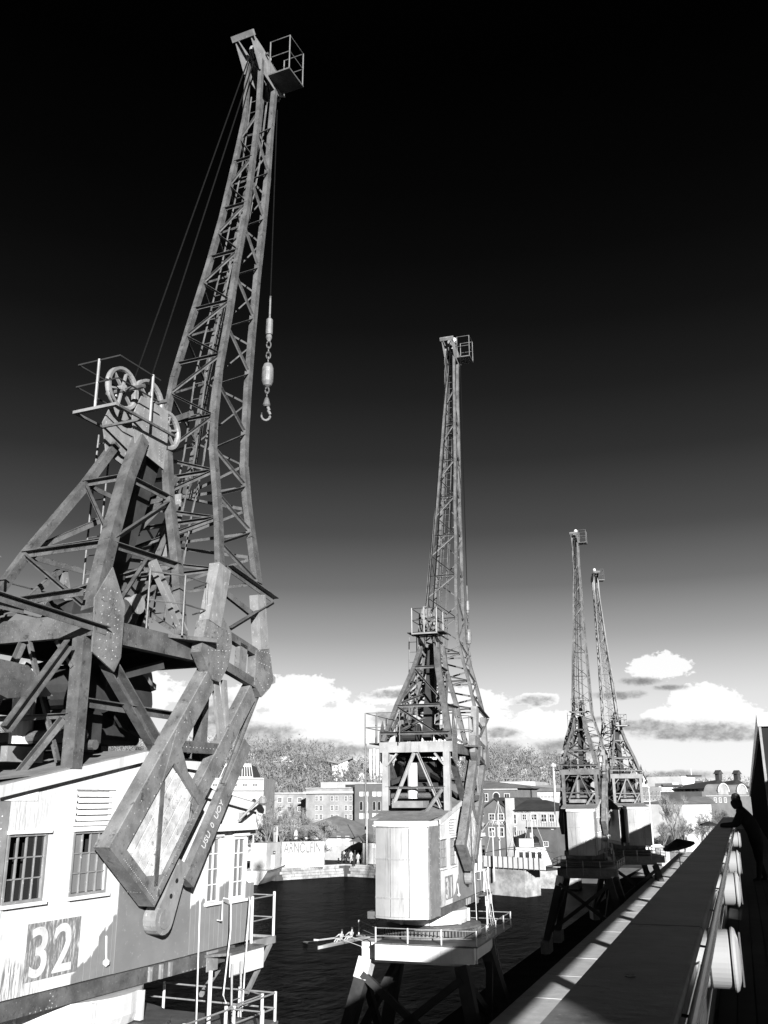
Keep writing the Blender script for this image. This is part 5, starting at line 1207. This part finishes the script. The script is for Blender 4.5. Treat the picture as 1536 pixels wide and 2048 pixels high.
# woodland on the hill: far-off, uncountable
hv, hf = [], []; rr = np.random.RandomState(4)
tri = 0
hm = ho.data; polys = [p for p in hm.polygons]; 
cand = []
for p in polys:
    vs_ = [hm.vertices[i].co for i in p.vertices]
    ay = (vs_[0]+vs_[2])/2
    D_ = ay.dot(H_)
    if D_ > 480 or D_ < 262: continue
    cand.append([Vector(v) for v in vs_])
WM = MB()
for q in cand:
    for k in range(8):
        a, c = rr.rand(2); base = q[0].lerp(q[1], a).lerp(q[3].lerp(q[2], a), c); h = rr.uniform(5, 10.5); w = rr.uniform(2.4, 4.6)
        for j in range(34):
            q_ = Vector((rr.normal(0, 1), rr.normal(0, 1), rr.normal(0, 1))); q_ = q_.normalized()*(rr.rand()**.4)
            st = base+Vector((q_.x*w*.62, q_.y*w*.62, h*.55+q_.z*h*.42)); e_ = (q_*.9+Vector((rr.normal(0, .6), rr.normal(0, .6), rr.normal(.1, .6))))*rr.uniform(.5, 1.3); s_ = RT*rr.uniform(.12, .3)
            WM.add([st-s_, st+s_, st+e_], [(0, 1, 2)])
        WM.add([base+RT*.12, base-RT*.12, base+Vector((0, 0, h*.75))], [(0, 1, 2)])
wd = obj('woodland', WM.mesh('woodland', 'wood_hill')); kind(wd, 'stuff')
wd['label'] = 'grey leafless woodland covering the hill'

# ------------------------------------------------------------------ people
def skin_mesh(name, joints, edges, mat_, sub=1):
    me = bpy.data.meshes.new(name); me.from_pydata([j[:3] for j in joints], edges, []); o = bpy.data.objects.new(name, me); COL.objects.link(o)
    o.modifiers.new('skin', 'SKIN'); me.skin_vertices[0].data[0].use_root = True
    for d, j in zip(me.skin_vertices[0].data, joints): d.radius = (j[3], j[4] if len(j) > 4 else j[3])
    m = o.modifiers.new('sub', 'SUBSURF'); m.levels = sub
    out = bpy.data.meshes.new_from_object(o.evaluated_get(bpy.context.evaluated_depsgraph_get())); bpy.data.objects.remove(o)
    out.materials.clear(); out.materials.append(MATS[mat_]); out.shade_smooth(); out.name = name; return out
def body(pose):
    J = [(0, 0, .95, .17 if pose == 'lean' else .13, .15 if pose == 'lean' else .11)]; E = []
    def add(p, *r, to): J.append((*p, *r)); E.append((to, len(J)-1)); return len(J)-1
    l = 0.0; hipz = .95
    if pose == 'row':
        J[0] = (0, 0, .12, .14, .12)
        ch = add((0, .10, .48, ), .16, .12, to=0); nk = add((0, .16, .66), .055, to=ch); hd = add((0, .18, .80), .09, .1, to=nk)
        for s in (-1, 1):
            kn = add((s*.1, -.42, .32), .065, to=0); ft = add((s*.1, -.75, .1), .045, to=kn)
            sh = add((s*.2, .08, .56), .06, to=ch); el = add((s*.26, -.18, .42), .045, to=sh); ha = add((s*.2, -.42, .4), .035, to=el)
    else:
        lean = .28 if pose == 'lean' else .02
        wd = 1.4 if pose == 'lean' else 1.0; ch = add((0, lean*.8, 1.36), .18*wd, .14*wd, to=0); nk = add((0, lean*1.15, 1.5), .075*wd, to=ch); hd = add((0, lean*1.3, 1.61), .095*wd, .10*wd, to=nk); add((0, lean*1.35, 1.70), .085*wd, to=hd)
        for s in (-1, 1):
            kn = add((s*.11, .03*s+.03, .5), .075, to=0); an = add((s*.12, -.06*s, .09), .05, to=kn); add((s*.13, .12-.06*s, .04), .04, to=an)
            sh = add((s*.2*wd, lean*.9, 1.42), .07*wd, to=ch)
            if pose == 'lean': el = add((s*.3, .42, 1.16), .065, to=sh); ha = add((s*.12, .72, 1.15), .05, to=el)
            else: el = add((s*.26, -.02, 1.12), .048, to=sh); ha = add((s*.25, .1, .86), .038, to=el)
    return J, E
BODY = {}
for pz in ('stand', 'lean', 'row'):
    for mt in ('cloth_dark', 'cloth_light'): J, E = body(pz); BODY[pz, mt] = skin_mesh('person', J, E, mt, 2 if pz == 'lean' else 1)
def person(loc, rz, pose, mt, label, group=None, head=True):
    r_ = empty('person', label, 'person', loc, rz, group); obj('body', BODY[pose, mt], r_)
    b = MB(); hz, hy = {'stand': (1.66, .03), 'lean': (1.68, .37), 'row': (.82, .18)}[pose]
    b.lathe([(.02, .11), (.07, .09), (.1, .03), (.1, -.03), (.085, -.07)], (0, hy-.01, hz+.03), 2, 10); obj('hair', b, r_, m='black_paint'); return r_
pl_ = person((.26, 22.6, -1.72), math.radians(84), 'lean', 'cloth_dark', 'dark silhouetted person leaning on the far end of the parapet')
b = MB(); b.tube([(-.62, 33, -.55), (-.95, 33, -.58)], .02, 6); 
crowd = [(684, 1719), (688, 1716), (693, 1718), (698, 1714), (702, 1717), (706, 1712), (710, 1716), (714, 1711), (718, 1715), (722, 1711), (726, 1714), (731, 1712), (738, 1711), (716, 1722), (708, 1723), (724, 1721), (745, 1713), (753, 1712)]
for i, (x, y) in enumerate(crowd):
    p = atz(x, y+9, FZ); person((p.x, p.y, FZ), R.uniform(0, 6.28), 'stand', 'cloth_light' if i % 3 == 1 else 'cloth_dark', 'person standing in light clothes in the quay crowd by the kiosk' if i % 3 == 1 else 'person standing in dark clothes in the quay crowd by the kiosk', 'people gathered on the quay by the kiosk')
# rowing shell
p = atz(690, 1887, WZ); q = atz(645, 1897, WZ); d = (p-q); ang = math.atan2(d.y, d.x)
sh = empty('rowing_shell', 'long white rowing shell with two rowers on the dark water', 'rowing boat', (p.x, p.y, WZ), ang)
b = MB(); n = 14; vs_ = []
for k in range(n+1):
    t = k/n*2-1; w = .30*(1-t*t)**.6+.01; x = t*3.6
    vs_ += [(x, -w, .2), (x, 0, -.05), (x, w, .2), (x, 0, .24)]
fs = [(k*4+j, (k+1)*4+j, (k+1)*4+(j+1) % 4, k*4+(j+1) % 4) for k in range(n) for j in range(4)]
b.add(vs_, fs); obj('hull', b, sh, m='hull_white')
for k, (x, s) in enumerate(((-.9, 1), (.5, -1))):
    b = MB(); b.tube([(x, 0, .5), (x-.5, s*2.6, .1)], .02, 6); o = obj('oar', b, sh, m='far_white'); b = MB(); b.box((x-.62, s*2.55, .02), (x-.5, s*2.95, .14)); obj('blade', b, o, m='far_white')
    b = MB(); b.tube([(x, 0, .5), (x-.5, -s*2.6, .1)], .02, 6); o = obj('oar', b, sh, m='far_white'); b = MB(); b.box((x-.62, -s*2.95, .02), (x-.5, -s*2.55, .14)); obj('blade', b, o, m='far_white')
    off = Vector((math.cos(ang), math.sin(ang), 0))*(x+.3)
    person((p.x+off.x, p.y+off.y, WZ+.15), ang-math.pi/2, 'row', 'cloth_light', 'rower nearer the stern of the white shell' if k == 0 else 'rower nearer the bow of the white shell')
# ------------------------------------------------------------------ boats
def hull(root, L, Wd, H0, H1, m, mk=None, name='hull'):
    """hull along x from stern (0) to bow (L)"""
    b = MB(); n = 12; rows = []
    for k in range(n+1):
        t = k/n; w = Wd/2*(1-max(0, (t-.45)/.55)**2.2)*(.85+.15*min(1, t*4)); zt = H0+(H1-H0)*t*t; x = L*t
        ring = []
        for j in range(7):
            s_ = -1+2*j/6; yy_ = w*s_; dz = (abs(s_)**1.5); ring.append((x-(.12*L*(1-dz) if t > .8 else 0)*(t-.8)*3, yy_, -.4+(zt+.4)*dz))
        rows.append(ring)
    vs_ = [v for r_ in rows for v in r_]
    fs = [(k*7+j, (k+1)*7+j, (k+1)*7+j+1, k*7+j+1) for k in range(n) for j in range(6)]+[tuple(range(7))]
    b.add(vs_, fs); deck = [(rows[k][0]) for k in range(n+1)]+[(rows[k][6]) for k in range(n, -1, -1)]
    b.add([(x, y, z-.15) for x, y, z in deck], [tuple(range(len(deck)))])
    o = obj(name, b, root, m=m)
    b = MB()
    for sgn in (0, 6):
        b.tube([rows[k][sgn] for k in range(n+1)], .07, 5)
    obj('gunwale', b, o, m=mk or 'slate'); return o
bow = atz(566, 1752, WZ); st = atz(440, 1790, WZ); d = bow-st; ang = math.atan2(d.y, d.x)
b0 = Vector((bow.x, bow.y, WZ))-Vector((math.cos(ang), math.sin(ang), 0))*15
bt = empty('fishing_boat', 'white bowed fishing boat moored behind the nearest cab', 'boat', b0, ang)
hull(bt, 15, 4.2, 1.7, 2.6, 'hull_white'); obj('wheelhouse', MB().box((5.5, -1.2, 1.5), (9.0, 1.2, 3.4)), bt, m='far_white')
b = MB(); b.tube([(11, 0, 1.5), (11, 0, 7)], .08, 6); b.tube([(11, 0, 6.8), (15, 0, 2.6)], .03, 4); obj('mast', b, bt, m='far_white')
b = MB(); b.tube([(9, -1.7, 3.0), (14.6, 0, 3.4), (9, 1.7, 3.0)], .03, 5)
for x in (9.5, 11, 12.5, 14): b.tube([(x, -1.6*(1-max(0, x-9)/6.5), 2.1), (x, -1.6*(1-max(0, x-9)/6.5), 3.15)], .025, 4)
obj('guard_rail', b, bt, m='far_white')
def yacht(pxl, pxr, y, label, L, mast=None, cabin=True):
    a = atz(pxl, y, WZ); c = atz(pxr, y, WZ); d = c-a; ang = math.atan2(d.y, d.x); r_ = empty('motor_yacht', label, 'boat', (a.x, a.y, WZ), ang)
    L = d.length; r_.scale = (1, 1, 2.3); mast = mast/2.3 if mast else None; hull(r_, L, L*.26, L*.09, L*.15, 'hull_white')
    if cabin:
        cb = obj('cabin', MB().prism([(L*.15, L*.09), (L*.7, L*.11), (L*.6, L*.22), (L*.2, L*.22)], 1, -L*.09, L*.09), r_, m='far_white')
        for k in range(4): obj('cabin_window', MB().box((L*(.24+.085*k), -L*.093, L*.15), (L*(.295+.085*k), -L*.0905, L*.195)), cb, m='glass_dark')
        obj('flybridge', MB().box((L*.25, -L*.06, L*.222), (L*.45, L*.06, L*.27)), cb, m='far_white')
    if mast:
        b = MB(); b.tube([(L*.45, 0, L*.15), (L*.45, 0, mast)], .09, 6, r2=.05); mo = obj('mast', b, r_, m='far_white')
        b = MB(); b.tube([(L*.45, -1.2, mast*.55), (L*.45, 1.2, mast*.55)], .04, 5); b.tube([(L*.45, -1.2, mast*.55), (L*.45, 0, mast)], .015, 4); b.tube([(L*.45, 0, mast), (L*.98, 0, L*.15)], .015, 4); b.tube([(L*.45, 0, mast), (0, 0, L*.1)], .015, 4); obj('rigging', b, mo, m='far_white')
yacht(1005, 1150, 1772, 'large white yacht moored in front of the gabled house', 12, mast=None)
yacht(962, 1052, 1776, 'white cabin boat with lattice mast left of the large yacht', 9, mast=10.5)
yacht(1035, 1110, 1764, 'white boat with mast behind the large yacht', 9, mast=9.0)
# white-panelled walkway with posts and swing bridge rail
F = Facade('swing_bridge', 'white sided swing bridge with thin posts and curved handrail', 'bridge', 958, 120, 1108, 112, zb=WZ)
x0, z0 = F.px(958, 1736); x1, _ = F.px(1090, 1736)
for k in range(13):
    a_, c_ = lerp(x0, x1, k/13), lerp(x0, x1, (k+1)/13); F.obj('side_panel', MB().box((a_+.02, 0, F.px(1000, 1735)[1]), (c_-.02, .15, F.px(1000, 1713)[1])), 'far_white')
    F.obj('rail_post', MB().box((a_-.03, -.08, F.px(1000, 1737)[1]), (a_+.03, -.02, F.px(1000, 1711)[1])), 'steel')
b = MB(); b.tube([(lerp(x0, x1, t), -.06, F.px(1000, 1711)[1]+.75*math.sin(math.pi*t*.9)) for t in [k/16 for k in range(17)]], .04, 5); b.tube([(lerp(x0, x1, t), 1.9, F.px(1000, 1711)[1]+.2+.75*math.sin(math.pi*t*.9)) for t in [k/16 for k in range(17)]], .04, 5); F.obj('handrail', b, 'steel')
F.obj('deck', MB().box((x0, .2, F.px(1000, 1737)[1]), (x1, 3, F.px(1000, 1736)[1]+.2)), 'steel_dark')
F.obj('abutment', MB().box((x0, .1, -1), (x1-3, 3.0, F.px(1000, 1738)[1])), 'quay_stone')
# sunlit square beyond the last crane, cars, parasols
pv = sheet('square_paving', [(-13, 119.5), (-2, 119.5), (4, 186), (-13, 186)], GZ+.006, 'concrete')
gq = MB(); gq.box((-13.3, 119, WZ-2), (120, 186, GZ)); gq.box((-24, 135.2, WZ-2), (-13.301, 186, GZ)); kind(obj('quay_end', gq, m='ground_mat'), 'structure')
def make_car():
    r_ = None; prof = [(-2.1, .35), (-2.1, .75), (-1.9, .88), (-1.2, .95), (-.6, 1.42), (.7, 1.42), (1.3, .98), (2.0, .85), (2.15, .6), (2.1, .35)]
    b = MB(); b.prism(prof, 1, -.82, .82); body_ = fixn(b.mesh('body', 'hull_dark'))
    b = MB(); b.prism([(-1.05, .98), (-.55, 1.36), (.65, 1.36), (1.12, 1.0)], 1, -.825, .825); gl = fixn(b.mesh('side_window', 'glass_bright'))
    b = MB(); b.lathe([(.31, -.1), (.33, 0), (.31, .1)], (0, 0, 0), 1, 14); wh = fixn(b.mesh('wheel', 'black_paint'))
    b = MB(); b.box((-.04, -.12, -.06), (.04, .12, .06)); hl = fixn(b.mesh('headlight', 'far_white')); return body_, gl, wh, hl
CAR = make_car()
for i, (x, y, a) in enumerate(((1296, 1712, .3), (1313, 1706, .2), (1330, 1702, 2.9), (1348, 1700, .1), (1366, 1699, .4), (1384, 1697, .2), (1402, 1694, 3.0), (1305, 1700, .2), (1340, 1695, 0.), (1376, 1693, .1))):
    p = atz(x, y, GZ); r_ = empty('parked_car', 'dark car in the row parked on the quay square', 'car', (p.x, p.y, GZ+.01), a, 'dark cars parked on the quay square')
    obj('body', CAR[0], r_); obj('side_window', CAR[1], r_)
    for wx in (-1.3, 1.35):
        for wy in (-.74, .74): obj('wheel', CAR[2], r_, loc=(wx, wy, .33))
    for wy in (-.6, .6): obj('headlight', CAR[3], r_, loc=(2.13, wy, .68))
def parasol(px, py, D, r, tilt, label):
    p = at(px, py, D); r_ = empty('parasol', label, 'parasol', (p.x, p.y, LG), 0, 'dark parasols on the lower gallery'); h = p.z-LG
    b = MB(); n = 8; vs_ = [(0, 0, .42)]+[(r*math.cos(2*math.pi*k/n), r*math.sin(2*math.pi*k/n), 0) for k in range(n)]+[(r*math.cos(2*math.pi*k/n), r*math.sin(2*math.pi*k/n), -.16) for k in range(n)]
    fs = [(0, 1+k, 1+(k+1) % n) for k in range(n)]+[(1+k, 9+k, 9+(k+1) % n, 1+(k+1) % n) for k in range(n)]
    b.add(vs_, fs); o = obj('canopy', b.mesh('canopy', 'cloth_dark'), r_, Matrix.Translation((0, 0, h)) @ Euler(tilt).to_matrix().to_4x4())
    b = MB(); b.tube([(0, 0, 0), (0, 0, h+.3)], .03, 8); obj('pole', b, r_, m='steel_pale')
    b = MB(); b.lathe([(.35, 0), (.35, .08), (.06, .12)], (0, 0, 0), 2, 16); obj('base', b, r_, m='steel_dark')
    for k in range(8):
        a = 2*math.pi*k/8; b = MB(); b.tube([(0, 0, .38), (r*math.cos(a), r*math.sin(a), -.03)], .012, 4); obj('rib', b, o, m='steel_pale')
parasol(1357, 1690, 66, 1.05, (.12, -.22, 0), 'large dark parasol tilted beside the sunlit slabs')
parasol(1419, 1649, 125, 1.15, (0, .04, 0), 'small distant dark parasol just left of the parapet')
wp = at(1322, 1600, 136); t_ = empty('white_pillar', 'stout white pillar on the quay left of the tilted parasol', 'pillar', (wp.x, wp.y, GZ))
obj('shaft', MB().box((-.55, -.55, 0), (.55, .55, at(1322, 1700, 136).z-GZ)), t_, m='far_pale'); obj('cap', MB().box((-.7, -.7, at(1322, 1700, 136).z-GZ), (.7, .7, at(1322, 1697, 136).z-GZ)), t_, m='far_white')

scrap = obj('paper_scrap', MB().box((-.012, -.02, 0), (.012, .02, .002)), m='far_white'); scrap.location = (-.43, 3.72, -.599); scrap.rotation_euler = (0, 0, .6)
tag(scrap, 'tiny white scrap lying on the dark parapet coping', 'litter')
